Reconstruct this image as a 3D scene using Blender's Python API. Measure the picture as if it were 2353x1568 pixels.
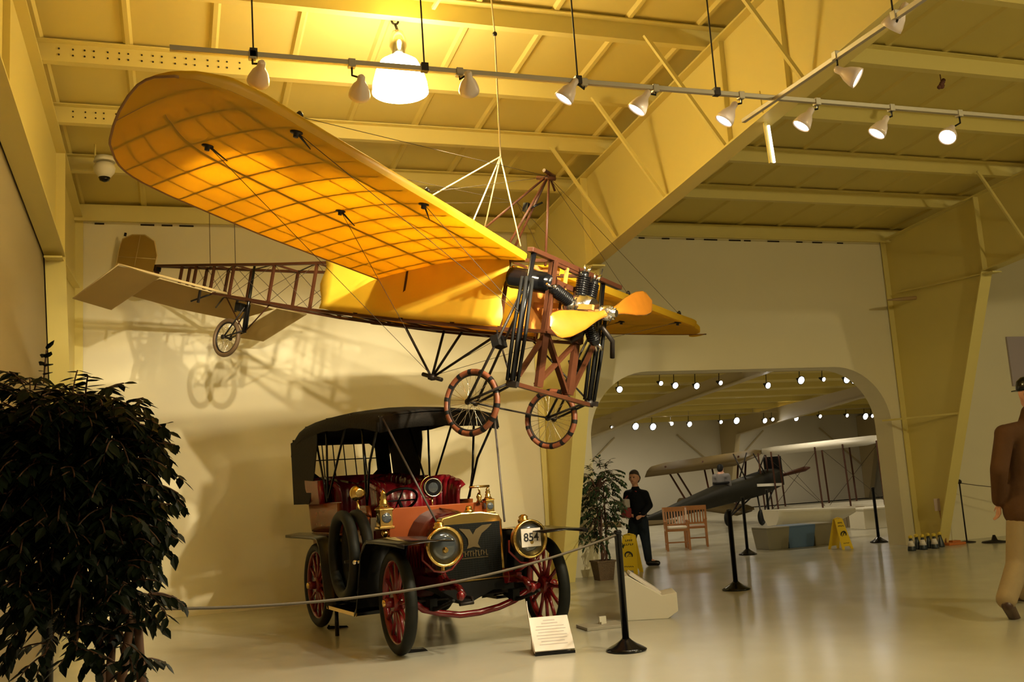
import bpy, bmesh, math, random
from math import sin, cos, radians, pi
from mathutils import Vector, Matrix

for o in list(bpy.data.objects):
    bpy.data.objects.remove(o)
SC = bpy.context.scene
COL = SC.collection

# ------------------------------------------------------------------ camera
CAM_F = 2230.0                      # focal length in pixels of the 2353 px wide frame
yaw, pitch, roll = radians(19.3), radians(8.4), radians(3.6)
EYE = Vector((0, 0, 1.42))
cf = Vector((sin(yaw)*cos(pitch), cos(yaw)*cos(pitch), sin(pitch)))
cr0 = Vector((cos(yaw), -sin(yaw), 0)); cu0 = cr0.cross(cf)
cr = cr0*cos(roll) - cu0*sin(roll); cu = cu0*cos(roll) + cr0*sin(roll)
camd = bpy.data.cameras.new('camera'); cam = bpy.data.objects.new('camera', camd); COL.objects.link(cam)
camd.sensor_width = 36; camd.lens = CAM_F/2353*36; camd.clip_start = .05; camd.clip_end = 300
M3 = Matrix((cr, cu, -cf)).transposed()
cam.matrix_world = Matrix.Translation(EYE) @ M3.to_4x4()
SC.camera = cam

def ray(x, y): return cf + cr*((x-1176.5)/CAM_F) - cu*((y-784)/CAM_F)
def atY(x, y, Y): d = ray(x, y); return EYE + d*(Y/d.y)          # photo point on the vertical plane Y
def atZ(x, y, Z=0.): d = ray(x, y); return EYE + d*((Z-EYE.z)/d.z)   # photo point on the level plane Z

# ------------------------------------------------------------------ world + exposure
w = bpy.data.worlds.new('world'); SC.world = w; w.use_nodes = True
w.node_tree.nodes['Background'].inputs[0].default_value = (1.0, .74, .40, 1)
w.node_tree.nodes['Background'].inputs[1].default_value = .10
SC.view_settings.view_transform = 'Standard'; SC.view_settings.look = 'None'
SC.view_settings.exposure = 0.0; SC.view_settings.gamma = 1; SC.view_settings.use_curve_mapping = False

WARM = (1.0, .86, .58)
def light(kind, name, loc, energy, color, size=.1, parent=None, aim=None, angle=60, blend=.6):
    d = bpy.data.lights.new(name, kind); d.energy = energy; d.color = color
    if kind == 'SPOT': d.spot_size = radians(angle); d.spot_blend = blend; d.shadow_soft_size = size
    elif kind == 'POINT': d.shadow_soft_size = size
    elif kind == 'AREA': d.size = size
    o = bpy.data.objects.new(name, d); COL.objects.link(o); o.location = loc; o.parent = parent
    if aim is not None: o.rotation_euler = (Vector(aim)-Vector(loc)).to_track_quat('-Z', 'Y').to_euler()
    return o
PENDANT_W, HEAD_W, ANNEX_W, HALL_FILL_W = 160, 150, 120, 740
PEND_COL = (1.0, .69, .15)

# ------------------------------------------------------------------ materials
MATS = {}
def mat(name, col, rough=.6, metal=0., spec=.5, coat=0., emit=None, es=0., noise=0., nscale=8., bump=0., bscale=40., trans=0., alpha=1.):
    if name in MATS: return MATS[name]
    m = bpy.data.materials.new(name); m.use_nodes = True; nt = m.node_tree; b = nt.nodes['Principled BSDF']
    b.inputs['Base Color'].default_value = (*col, 1); b.inputs['Roughness'].default_value = rough
    b.inputs['Metallic'].default_value = metal; b.inputs['Specular IOR Level'].default_value = spec
    b.inputs['Coat Weight'].default_value = coat; b.inputs['Coat Roughness'].default_value = .08
    if emit: b.inputs['Emission Color'].default_value = (*emit, 1); b.inputs['Emission Strength'].default_value = es
    if trans: b.inputs['Transmission Weight'].default_value = trans
    tc = nt.nodes.new('ShaderNodeTexCoord')
    if noise:
        n = nt.nodes.new('ShaderNodeTexNoise'); n.inputs['Scale'].default_value = nscale; n.inputs['Detail'].default_value = 5
        nt.links.new(tc.outputs['Object'], n.inputs['Vector'])
        mx = nt.nodes.new('ShaderNodeMix'); mx.data_type = 'RGBA'
        mx.inputs[6].default_value = (*[c*(1-noise) for c in col], 1); mx.inputs[7].default_value = (*[min(1, c*(1+noise)) for c in col], 1)
        nt.links.new(n.outputs['Fac'], mx.inputs[0]); nt.links.new(mx.outputs[2], b.inputs['Base Color'])
    if bump:
        n2 = nt.nodes.new('ShaderNodeTexNoise'); n2.inputs['Scale'].default_value = bscale
        nt.links.new(tc.outputs['Object'], n2.inputs['Vector'])
        bp = nt.nodes.new('ShaderNodeBump'); bp.inputs['Strength'].default_value = bump; bp.inputs['Distance'].default_value = .02
        nt.links.new(n2.outputs['Fac'], bp.inputs['Height']); nt.links.new(bp.outputs['Normal'], b.inputs['Normal'])
    MATS[name] = m; return m
def fabric(name, col, k=.5, tcol=None, noise=.06):
    m = bpy.data.materials.new(name); m.use_nodes = True; nt = m.node_tree
    nt.nodes.remove(nt.nodes['Principled BSDF']); out = nt.nodes['Material Output']
    d = nt.nodes.new('ShaderNodeBsdfDiffuse'); t = nt.nodes.new('ShaderNodeBsdfTranslucent'); x = nt.nodes.new('ShaderNodeMixShader')
    tc = nt.nodes.new('ShaderNodeTexCoord'); n = nt.nodes.new('ShaderNodeTexNoise'); n.inputs['Scale'].default_value = 3.
    nt.links.new(tc.outputs['Object'], n.inputs['Vector'])
    for s, c in ((d, col), (t, tcol or col)):
        mx = nt.nodes.new('ShaderNodeMix'); mx.data_type = 'RGBA'
        mx.inputs[6].default_value = (*[v*(1-noise) for v in c], 1); mx.inputs[7].default_value = (*[min(1, v*(1+noise)) for v in c], 1)
        nt.links.new(n.outputs['Fac'], mx.inputs[0]); nt.links.new(mx.outputs[2], s.inputs['Color'])
    x.inputs[0].default_value = k
    g = nt.nodes.new('ShaderNodeBsdfGlossy'); g.inputs['Roughness'].default_value = .45
    y = nt.nodes.new('ShaderNodeMixShader'); y.inputs[0].default_value = .04
    nt.links.new(d.outputs[0], x.inputs[1]); nt.links.new(t.outputs[0], x.inputs[2])
    nt.links.new(x.outputs[0], y.inputs[1]); nt.links.new(g.outputs[0], y.inputs[2]); nt.links.new(y.outputs[0], out.inputs[0])
    MATS[name] = m; return m

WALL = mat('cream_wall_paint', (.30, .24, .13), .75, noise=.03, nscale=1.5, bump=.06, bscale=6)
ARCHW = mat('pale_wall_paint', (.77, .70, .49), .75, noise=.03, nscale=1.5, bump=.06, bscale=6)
CEIL = mat('cream_roof_panel', (.68, .56, .17), .6, noise=.03, nscale=2)
STEEL = mat('painted_frame_steel', (.70, .59, .20), .5, noise=.03, nscale=2)
FARW = mat('grey_hall_wall', (.70, .66, .55), .8, noise=.04, nscale=1)
# polished concrete
FLOOR = mat('polished_concrete', (.50, .44, .33), .16, spec=.6)
nt = FLOOR.node_tree; b = nt.nodes['Principled BSDF']; tc = nt.nodes.new('ShaderNodeTexCoord')
n1 = nt.nodes.new('ShaderNodeTexNoise'); n1.inputs['Scale'].default_value = .6; n1.inputs['Detail'].default_value = 8
r1 = nt.nodes.new('ShaderNodeMix'); r1.data_type = 'RGBA'; r1.inputs[6].default_value = (.40, .38, .30, 1); r1.inputs[7].default_value = (.56, .54, .45, 1)
nt.links.new(tc.outputs['Object'], n1.inputs['Vector']); nt.links.new(n1.outputs['Fac'], r1.inputs[0]); nt.links.new(r1.outputs[2], b.inputs['Base Color'])
n2 = nt.nodes.new('ShaderNodeTexNoise'); n2.inputs['Scale'].default_value = 1.7; n2.inputs['Detail'].default_value = 4
mr = nt.nodes.new('ShaderNodeMapRange'); mr.inputs[3].default_value = .14; mr.inputs[4].default_value = .28
nt.links.new(tc.outputs['Object'], n2.inputs['Vector']); nt.links.new(n2.outputs['Fac'], mr.inputs[0]); nt.links.new(mr.outputs[0], b.inputs['Roughness'])
n3 = nt.nodes.new('ShaderNodeTexNoise'); n3.inputs['Scale'].default_value = 2.5; bp = nt.nodes.new('ShaderNodeBump'); bp.inputs['Strength'].default_value = .06; bp.inputs['Distance'].default_value = .02
nt.links.new(tc.outputs['Object'], n3.inputs['Vector']); nt.links.new(n3.outputs['Fac'], bp.inputs['Height']); nt.links.new(bp.outputs['Normal'], b.inputs['Normal'])

LINEN = fabric('varnished_linen', (.62, .41, .02), .46, (1.0, .62, .04))
COVER = fabric('lit_side_linen', (.92, .66, .06), .30, (1.0, .66, .06))  # wing linen made brighter, light on the side put into its colour
LINENT = fabric('tail_linen', (.50, .38, .13), .45, (.72, .52, .17))
AIRWOOD = mat('red_brown_varnished_ash', (.060, .019, .008), .45, spec=.25, noise=.25, nscale=14)
PANELWOOD = mat('orange_varnished_plywood', (.62, .24, .05), .3, coat=.5, noise=.2, nscale=10)
PROPWOOD = mat('honey_varnished_walnut', (.30, .105, .009), .22, coat=.7, noise=.15, nscale=12)
BLACK = mat('black_enamel', (.004, .004, .005), .2, spec=.35)
DULLBLACK = mat('dull_black_rubber', (.006, .006, .006), .6, spec=.2)
CHROME = mat('polished_aluminium', (.80, .78, .74), .18, metal=1.)
IRON = mat('dark_iron', (.025, .02, .018), .45, metal=.5)
BRASS = mat('polished_brass', (.78, .54, .18), .20, metal=1.)
TAN = mat('pale_rope', (.62, .52, .32), .8)
WIRE = mat('bracing_wire', (.06, .045, .03), .7, spec=.2)
REDRUB = mat('red_rubber_tyre', (.15, .042, .015), .5, noise=.15)
TRACKM = mat('grey_track_metal', (.42, .38, .30), .4, metal=.5)
HOUS = mat('pale_lamp_housing', (.72, .60, .52), .35, metal=.1)
LENS = mat('lit_lamp_lens', (1, 1, 1), .3, emit=(1, .93, .82), es=14)
LENSOFF = mat('lamp_lens_glow', (1, .9, .8), .3, emit=(1, .86, .66), es=.6)
DOME = mat('glowing_acrylic_dome', (1, .95, .8), .4, emit=(1, .90, .66), es=34)
CARRED = mat('deep_red_coach_paint', (.065, .002, .0035), .2, spec=.4, coat=.12)
CARORANGE = mat('orange_brown_coach_panel', (.19, .042, .009), .25, spec=.3, coat=.08, noise=.1)
WHEELRED = mat('red_wheel_paint', (.17, .006, .009), .25, coat=.2)
LEATHER = mat('tufted_red_leather', (.17, .005, .010), .24, spec=.5, coat=.15, bump=.1, bscale=60)
CANVAS = mat('black_canvas_top', (.012, .010, .008), .8, spec=.2, noise=.2, bump=.3, bscale=50)
TYREM = mat('black_tyre_rubber', (.007, .008, .006), .6, spec=.25, noise=.3, nscale=20)
GLASSD = mat('dark_lens_glass', (.05, .06, .07), .04, coat=1., spec=.9)
WHITE = mat('white_card', (.82, .76, .70), .6)
PODW = mat('white_painted_box', (.72, .68, .56), .5)
YEL = mat('yellow_plastic', (.80, .56, .02), .4)
INK = mat('printed_ink', (.02, .02, .025), .6)
LEAF = mat('shaded_ficus_leaf', (.005, .010, .004), .5, spec=.2, noise=.4, nscale=5)  # leaf green blackened, the backlit shade put into the colour
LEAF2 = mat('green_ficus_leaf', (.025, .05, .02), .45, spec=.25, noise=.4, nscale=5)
BARK = mat('reddish_bark', (.10, .045, .025), .7, noise=.3)
BASKET = mat('woven_basket', (.13, .085, .045), .7, noise=.3, nscale=30, bump=.8, bscale=60)
SKIN = mat('skin', (.55, .28, .18), .5)
ROPE = mat('barrier_rope', (.09, .07, .045), .7)

# ------------------------------------------------------------------ mesh builder
class MB:
    def __init__(s, k=1.): s.v = []; s.f = []; s.k = k; s.s = []
    def _add(s, vs, fs, smooth=False):
        n = len(s.v); s.v += [Vector(v) for v in vs]; s.f += [[n+i for i in f] for f in fs]; s.s += [smooth]*len(fs); return s
    def box(s, c, d, rot=None, taper=1.):
        vs = []
        for sz in (-1, 1):
            for sx, sy in ((-1, -1), (1, -1), (1, 1), (-1, 1)):
                t = taper if sz > 0 else 1
                v = Vector((sx*d[0]/2*t, sy*d[1]/2*t, sz*d[2]/2))
                if rot is not None: v = rot @ v
                vs.append(v+Vector(c))
        return s._add(vs, [(3, 2, 1, 0), (4, 5, 6, 7), (0, 1, 5, 4), (1, 2, 6, 5), (2, 3, 7, 6), (3, 0, 4, 7)])
    def bar(s, a, b, wd, ht, up=(0, 0, 1)):
        a = Vector(a); b = Vector(b); d = (b-a).normalized(); sd = d.cross(Vector(up))
        if sd.length < 1e-4: sd = d.cross(Vector((0, 1, 0)))
        sd.normalize(); u = sd.cross(d); vs = []
        for p in (a, b):
            for i, j in ((-1, -1), (1, -1), (1, 1), (-1, 1)): vs.append(p+sd*i*wd/2+u*j*ht/2)
        return s._add(vs, [(3, 2, 1, 0), (4, 5, 6, 7), (0, 1, 5, 4), (1, 2, 6, 5), (2, 3, 7, 6), (3, 0, 4, 7)])
    def tube(s, pts, r, n=8, cap=True, closed=False):
        pts = [Vector(p) for p in pts]; m = len(pts)
        rs = r if isinstance(r, (list, tuple)) else [r]*m
        vs = []; fs = []; prev = None
        for i, p in enumerate(pts):
            if closed: d = pts[(i+1) % m]-pts[i-1]
            else: d = pts[min(i+1, m-1)]-pts[max(i-1, 0)]
            if d.length < 1e-9: d = Vector((0, 0, 1))
            d.normalize()
            if prev is None:
                a = Vector((0, 0, 1)) if abs(d.z) < .9 else Vector((1, 0, 0)); u = d.cross(a).normalized()
            else:
                u = prev-d*prev.dot(d)
                if u.length < 1e-6: u = d.cross(Vector((0, 0, 1)))
                u.normalize()
            prev = u; w_ = d.cross(u)
            for k in range(n): a = 2*pi*k/n; vs.append(p+(u*cos(a)+w_*sin(a))*rs[i])
        for i in range(m if closed else m-1):
            j = (i+1) % m
            for k in range(n): fs.append((i*n+k, i*n+(k+1) % n, j*n+(k+1) % n, j*n+k))
        s._add(vs, fs, True)
        if cap and not closed:
            b = len(s.v)-len(vs); s.f.append([b+k for k in range(n)][::-1]); s.f.append([b+(m-1)*n+k for k in range(n)]); s.s += [False, False]
        return s
    def lathe(s, prof, c=(0, 0, 0), axis=(0, 0, 1), n=20, smooth=True):
        ax = Vector(axis).normalized(); q = ax.to_track_quat('Z', 'Y'); vs = []; fs = []
        for r, z in prof:
            for k in range(n): a = 2*pi*k/n; vs.append(q @ Vector((r*cos(a), r*sin(a), z))+Vector(c))
        for i in range(len(prof)-1):
            for k in range(n): fs.append((i*n+k, i*n+(k+1) % n, (i+1)*n+(k+1) % n, (i+1)*n+k))
        s._add(vs, fs, smooth); b = len(s.v)-len(vs)
        if prof[0][0] > 1e-4: s.f.append([b+k for k in range(n)][::-1]); s.s.append(False)
        if prof[-1][0] > 1e-4: s.f.append([b+(len(prof)-1)*n+k for k in range(n)]); s.s.append(False)
        return s
    def torus(s, c, R, r, axis=(0, 0, 1), n=40, m=10, a0=0, a1=2*pi, sq=1.):
        q = Vector(axis).normalized().to_track_quat('Z', 'Y'); vs = []; fs = []; full = abs(a1-a0-2*pi) < 1e-6
        cnt = n if full else n+1
        for i in range(cnt):
            a = a0+(a1-a0)*i/n
            for k in range(m):
                t = 2*pi*k/m; rr = R+r*cos(t)
                vs.append(q @ Vector((rr*cos(a), rr*sin(a), r*sin(t)*sq))+Vector(c))
        for i in range(n):
            j = (i+1) % cnt
            for k in range(m): fs.append((i*m+k, j*m+k, j*m+(k+1) % m, i*m+(k+1) % m))
        return s._add(vs, fs, True)
    def sphere(s, c, r, n=12, m=8):
        rr = Vector(r) if isinstance(r, (tuple, list, Vector)) else Vector((r, r, r)); vs = []; fs = []
        for i in range(m+1):
            t = pi*i/m
            for k in range(n): a = 2*pi*k/n; vs.append(Vector(c)+Vector((rr.x*sin(t)*cos(a), rr.y*sin(t)*sin(a), -rr.z*cos(t))))
        for i in range(m):
            for k in range(n): fs.append((i*n+k, i*n+(k+1) % n, (i+1)*n+(k+1) % n, (i+1)*n+k))
        return s._add(vs, fs, True)
    def prism(s, poly, off, o=None):
        """polygon of 3D points extruded by the vector off"""
        n = len(poly); off = Vector(off); vs = [Vector(p) for p in poly]+[Vector(p)+off for p in poly]
        return s._add(vs, [list(range(n))[::-1], list(range(n, 2*n))]+[(i, (i+1) % n, n+(i+1) % n, n+i) for i in range(n)])
    def grid(s, rows, smooth=True, closed=False):
        m = len(rows[0]); vs = [p for r in rows for p in r]; fs = []
        for i in range(len(rows)-1):
            for k in range(m if closed else m-1): fs.append((i*m+k, i*m+(k+1) % m, (i+1)*m+(k+1) % m, (i+1)*m+k))
        return s._add(vs, fs, smooth)
    def build(s, name, material, parent=None, world=False, bevel=0., solid=0., weld=False, off=0.):
        me = bpy.data.meshes.new(name); vs = [v*s.k for v in s.v]
        if world and parent is not None:
            inv = (Matrix.Translation(parent.location) @ parent.rotation_euler.to_matrix().to_4x4()).inverted(); vs = [inv @ v for v in vs]
        me.from_pydata(vs, [], s.f); me.polygons.foreach_set('use_smooth', s.s); me.validate(); me.update()
        if weld or not (bevel or solid):
            bm = bmesh.new(); bm.from_mesh(me)
            if weld: bmesh.ops.remove_doubles(bm, verts=bm.verts, dist=1e-5)
            if not solid: bmesh.ops.recalc_face_normals(bm, faces=bm.faces)
            bm.to_mesh(me); bm.free()
        me.materials.append(material)
        o = bpy.data.objects.new(name, me); COL.objects.link(o); o.parent = parent
        if solid: md = o.modifiers.new('solid', 'SOLIDIFY'); md.thickness = solid; md.offset = off
        if bevel: md = o.modifiers.new('bevel', 'BEVEL'); md.width = bevel; md.segments = 2; md.limit_method = 'ANGLE'
        return o
def tag(o, label=None, cat=None, group=None, kind=None):
    if label: o['label'] = label
    if cat: o['category'] = cat
    if group: o['group'] = group
    if kind: o['kind'] = kind
    return o
def thing(name, label, cat, loc=(0, 0, 0), rot=(0, 0, 0), group=None):
    o = bpy.data.objects.new(name, None); COL.objects.link(o); o.empty_display_size = .1
    o.location = loc; o.rotation_euler = rot; return tag(o, label, cat, group)
def copy_tree(o, parent=None):
    c = o.copy(); COL.objects.link(c); c.parent = parent
    for ch in o.children:
        if ch.type != 'LIGHT': copy_tree(ch, c)
    return c
def structure(o): o['kind'] = 'structure'; return o

# ------------------------------------------------------------------ the hall
YW = 13.60                                    # back wall
def zroof(Y): return 5.45+.075*(YW-Y)
AX0, AX1, AZ, AR = 5.93, 11.52, 3.04, 1.05    # the arch opening
m = MB(); m.box((12, 8, -.05), (70, 60, .1)); structure(m.build('floor', FLOOR))
def arch_top(X):
    if X < AX0+AR: t = (AX0+AR-X)/AR; return AZ-AR+AR*math.sqrt(max(0, 1-t*t))
    if X > AX1-AR: t = (X-AX1+AR)/AR; return AZ-AR*.95+AR*.95*math.sqrt(max(0, 1-t*t))
    return AZ
m = MB(); T = .42
m.box(((-12+AX0)/2, YW+T/2, 2.8), (AX0+12, T, 5.6)); m.box(((AX1+26)/2, YW+T/2, 2.8), (26-AX1, T, 5.6))
xs = [AX0+AR*(1-cos(pi/2*i/14)) for i in range(15)]+[AX1-AR*(1-cos(pi/2*i/14)) for i in range(14, -1, -1)]
for a, b_ in zip(xs, xs[1:]):
    if b_-a < 1e-6: continue
    za, zb = arch_top(a), arch_top(b_)
    m._add([(a, YW, za), (b_, YW, zb), (b_, YW, 5.6), (a, YW, 5.6), (a, YW+T, za), (b_, YW+T, zb), (b_, YW+T, 5.6), (a, YW+T, 5.6)],
           [(0, 1, 2, 3), (7, 6, 5, 4), (4, 5, 1, 0)])
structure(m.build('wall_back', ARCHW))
# pale return of the wall below the left side of the arch
# roof deck with pressed seams, falling to the eave
m = MB(); m._add([(-12, YW+.4, zroof(YW+.4)), (26, YW+.4, zroof(YW+.4)), (26, -7, zroof(-7)), (-12, -7, zroof(-7))], [(0, 1, 2, 3)])
for i in range(-14, 34):
    X = -.4+.77*i
    m._add([(X-.045, YW, zroof(YW)-.001), (X-.02, YW, zroof(YW)-.03), (X+.02, YW, zroof(YW)-.03), (X+.045, YW, zroof(YW)-.001),
            (X-.045, -7, zroof(-7)-.001), (X-.02, -7, zroof(-7)-.03), (X+.02, -7, zroof(-7)-.03), (X+.045, -7, zroof(-7)-.001)],
           [(0, 1, 5, 4), (1, 2, 6, 5), (2, 3, 7, 6)])
structure(m.build('ceiling', CEIL))
tn = 0
for i in range(13):                            # zed purlins
    Y = 11.95-1.3*i; tn += 1; z = zroof(Y)
    m = MB(); m.box((7, Y, z-.115), (38, .012, .17)); m.box((7, Y+.04, z-.2), (38, .09, .012)); m.box((7, Y-.04, z-.03), (38, .09, .012))
    structure(m.build('trim_%d' % tn, STEEL))
tn += 1; m = MB(); m.box((7, YW-.07, 5.32), (38, .14, .2)); m.box((7, YW-.16, 5.20), (38, .03, .02)); structure(m.build('trim_%d' % tn, STEEL))
HOLE = mat('dark_gap', (.03, .02, .01), .9)
# foam closure gaps under the eave
random.seed(5); m = MB()
for X in [-.95, -.35, -.1, .15]+[6.6+.42*k+random.uniform(-.1, .1) for k in range(11)]:
    m.box((X, YW-.005, 5.195), (random.uniform(.1, .26), .01, .022))
tn += 1; structure(m.build('trim_%d' % tn, HOLE))
m = MB()                                        # punched bolt holes in the purlin webs
for Y in (9.35, 10.65):
    for k in range(17):
        for dz in (-.145, -.085): m.lathe([(.009, 0), (.009, .004)], (-1.0+.1*k+(.02 if k % 3 else 0), Y-.009, zroof(Y)+dz), (0, -1, 0), 8)
tn += 1; structure(m.build('trim_%d' % tn, HOLE))
def portal(X):
    global tn
    ci = [(13.10, 0), (11.45, 4.22), (5.4, 4.80), (-7, 5.6)]
    top = lambda Y: zroof(Y)-.21
    m = MB(); t = .012
    poly = [(YW-.02, 0), (13.10, 0), (11.45, 4.22), (5.4, 4.80), (-7, 5.6), (-7, top(-7)), (YW-.02, top(YW))]
    m.prism([(X-t/2, y, z) for y, z in poly], (t, 0, 0))
    for a, b_ in zip(ci, ci[1:]): m.bar((X, a[0], a[1]), (X, b_[0], b_[1]), .21, .02, up=(0, 1, .2) if a[1] == 0 else (0, 0, 1))
    m.bar((X, YW-.03, 0), (X, YW-.03, top(YW)), .21, .02, up=(0, 1, 0)); m.bar((X, YW, top(YW)), (X, -7, top(-7)), .21, .02)
    m.box((X, 11.43, (4.22+top(11.4))/2), (.20, .02, top(11.4)-4.22)); m.box((X, 12.3, 4.22), (.18, 2.1, .02), rot=Matrix.Rotation(radians(3), 3, 'X'))
    for yy in (7.9, 6.9, 4.2): zb = 4.8+(5.4-yy)*.0645 if yy < 5.4 else 4.22+(11.45-yy)*.0959; m.box((X, yy, (zb+top(yy))/2), (.12, .012, top(yy)-zb))
    for k in range(4):                          # flange braces to the purlins
        yy = 10.65-1.3*k-.1; zb = 4.22+(11.45-yy)*.0959
        for sx in ((-1, 1) if X > 0 else ()): m.bar((X+.08*sx, yy-.02, zb+.02), (X+.85*sx, yy, zroof(yy)-.2), .035, .035)
    for sx in ((-1, 1) if X > 8 else ()): m.bar((X+.05*sx, 12.3, 2.1), (X+.5*sx, YW-.02, 2.1), .03, .03)
    tn += 1; return structure(m.build('trim_%d' % tn, STEEL))
for X in (-1.25, 5.2, 11.82): portal(X)
# the frames' pale inner faces take a foot plate
# neighbouring hall beyond the arch
Y2 = 33.
def z2(Y): return 3.45+.055*(Y2-Y)
m = MB(); m.box((20, Y2+.1, 2), (64, .2, 4)); structure(m.build('wall_far', FARW))
m = MB(); m.box((3.0, (YW+T+Y2)/2, 2.6), (.2, Y2-YW-T, 5.2)); structure(m.build('wall_left', FARW))
m = MB(); m.box((44, (YW+T+Y2)/2, 2.6), (.2, Y2-YW-T, 5.2)); structure(m.build('wall_right', FARW))
m = MB(); m._add([(2, Y2+.1, z2(Y2)), (45, Y2+.1, z2(Y2)), (45, YW+T, z2(YW)), (2, YW+T, z2(YW))], [(0, 1, 2, 3)])
for k in range(13): Y = Y2-1-1.5*k; m.box((23, Y, z2(Y)-.08), (44, .02, .16))
structure(m.build('ceiling', CEIL))
m = MB(); m.box((20, 25+11.2, -.04), (64, 8, .08)); structure(m.build('floor', FLOOR))
FARST = mat('olive_frame_steel', (.46, .38, .22), .5)
for X in (13.4, 19.8, 26.2):
    m = MB(); poly = [(Y2-.02, 0), (Y2-.35, 0), (Y2-1.3, 2.75), (Y2-8, 3.35), (YW+.8, 4.1), (YW+.8, z2(YW+.8)-.16), (Y2-.02, z2(Y2)-.16)]
    m.prism([(X-.01, y, z) for y, z in poly], (.02, 0, 0))
    ci = poly[1:5]
    for a, b_ in zip(ci, ci[1:]): m.bar((X, a[0], a[1]), (X, b_[0], b_[1]), .2, .03, up=(0, 1, .2) if a[1] == 0 else (0, 0, 1))
    for sx in (-1, 1): m.bar((X, Y2-.1, 1.3), (X+1.9*sx, Y2-.1, 2.9), .05, .05)
    tn += 1; structure(m.build('trim_%d' % tn, FARST))
# closing walls at the ends of the display hall
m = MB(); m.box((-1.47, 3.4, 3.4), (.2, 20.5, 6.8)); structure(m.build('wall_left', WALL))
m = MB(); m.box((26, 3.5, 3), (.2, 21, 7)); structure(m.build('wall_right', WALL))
# ------------------------------------------------------------------ track lighting
TY, TZ = 6.30, 4.36
def track_run(a, b_, label):
    t = thing('lighting_track', label, 'lighting track', a)
    a = Vector(a); b_ = Vector(b_); m = MB(); m.bar(a, b_, .035, .035); m.build('rail', TRACKM, t, world=True, bevel=.003)
    return t
tr = track_run((-.02, TY, TZ), (8.4, TY, TZ), 'long grey lighting track hung across the hall above the yellow monoplane')
for px in (583, 975, 1325, 1640):
    p = atY(px, 150, TY); X = p.x
    m = MB(); m.tube([(X, TY, TZ), (X-.01, TY, zroof(TY)-.02)], .006, 6); m.box((X, TY, TZ+.01), (.05, .05, .06)); m.build('hanger_rod', IRON, tr, world=True)
tr2 = track_run((4.56, 6.75, TZ-.02), (4.56, 1.2, TZ-.02), 'yellow-lit lighting track running under the roof beam toward the viewer')
m = MB(); m.tube([(4.56, 4.9, TZ), (4.56, 4.9, zroof(4.9)-.02)], .006, 6); m.tube([(4.56, 2.2, TZ), (4.56, 2.2, zroof(2.2)-.02)], .006, 6); m.build('hanger_rod', IRON, tr2, world=True)

def head_proto():
    t = thing('track_spotlight', 'x', 'spotlight', (0, 0, 0), group='spotlights clipped on the lighting tracks')
    MB().box((0, 0, 0), (.05, .05, .06)).build('clamp', TRACKM, t, bevel=.004)
    m = MB(); m.tube([(0, 0, -.02), (0, 0, -.08), (.05, 0, -.10)], .008, 6); m.build('arm', BLACK, t)
    m = MB(); m.lathe([(.014, .045), (.026, .03), (.028, -.01), (.038, -.03), (.054, -.055), (.072, -.11), (.076, -.14), (.070, -.142), (.062, -.115)], n=20)
    h = m.build('lamp_housing', HOUS, t)
    m = MB(); m.lathe([(.0001, -.139), (.035, -.138), (.068, -.132)], n=20); m.build('lens', LENS, h)
    return t
HP = head_proto(); first = [True]
bpy.context.view_layer.update()
def place_head(px, py, Y, aim, label, lit=True, watts=None, angle=55, X=None, dx=None):
    lp = atY(px, py, Y) if X is None else EYE+ray(px, py)*(X/ray(px, py).x)
    aim = Vector(aim)
    d = (aim-lp).normalized(); hp = lp-d*.06
    t = HP if first[0] else copy_tree(HP); first[0] = False
    t['label'] = label
    base = Vector((hp.x+(dx if dx is not None else .07), Y if X is None else hp.y+.02, TZ-.005)); 
    if X is not None: base.x = 4.56
    t.location = base
    h = [c for c in t.children if c.name.startswith('lamp_housing')][0]
    arm = [c for c in t.children if c.name.startswith('arm')][0]
    rel = hp-base; h.location = rel; h.rotation_euler = d.to_track_quat('-Z', 'Y').to_euler()
    me = bpy.data.meshes.new('arm'); mm = MB(); mm.tube([(0, 0, -.02), (0, 0, min(-.05, rel.z*.6)), rel-d*.02], .008, 6)
    me.from_pydata(mm.v, [], mm.f); me.materials.append(BLACK); arm.data = me
    if not lit:
        for l in h.children:
            if l.type == 'MESH': l.data = l.data.copy(); l.data.materials[0] = LENSOFF
    if watts: light('SPOT', 'spot_beam', (0, 0, -.155), watts, WARM, .04, parent=h, angle=angle, blend=.7)
    return t
heads = [
 (597, 168, (-.1, 13.5, 1.0), 'leftmost spotlight on the long track, turned to the back wall', 4.2),
 (828, 200, (1.7, 13.5, 1.1), 'second spotlight on the long track, left of the glowing pendant dome', 4.2),
 (1077, 190, (4.2, 13.5, 1.0), 'spotlight on the long track just right of the pendant dome', 4.2),
 (1308, 208, (1.3, 9.6, 2.3), 'lit spotlight on the long track above the monoplane pylon', 1.3),
 (1475, 234, (1.5, 8.9, 1.9), 'lit spotlight on the long track, in front of the big beam, upper of two', 1.3),
 (1675, 260, (2.2, 7.6, 1.0), 'lit spotlight on the long track where it meets the beam edge', 1.3),
 (1852, 272, (3.0, 7.4, 1.2), 'lit spotlight on the long track just right of the beam', 1.3),
 (2025, 290, (3.4, 7.2, 0.8), 'lit spotlight on the long track, second from its right end', 1.3),
 (2182, 305, (5.0, 4.6, 0.), 'rightmost lit spotlight on the long track', 1.3)]
for hi, (px, py, aim, lab, k) in enumerate(heads):
    if hi > 2: aim = atY(px, py, TY)+(Vector((-.55, .22, -.8)) if hi < 8 else Vector((-.6, -.25, -.6)))*3
    place_head(px, py, TY, aim, lab, lit=True, watts=HEAD_W*k, dx=-.05 if k > 3 else .09, angle=58 if k > 3 else 84)
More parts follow.
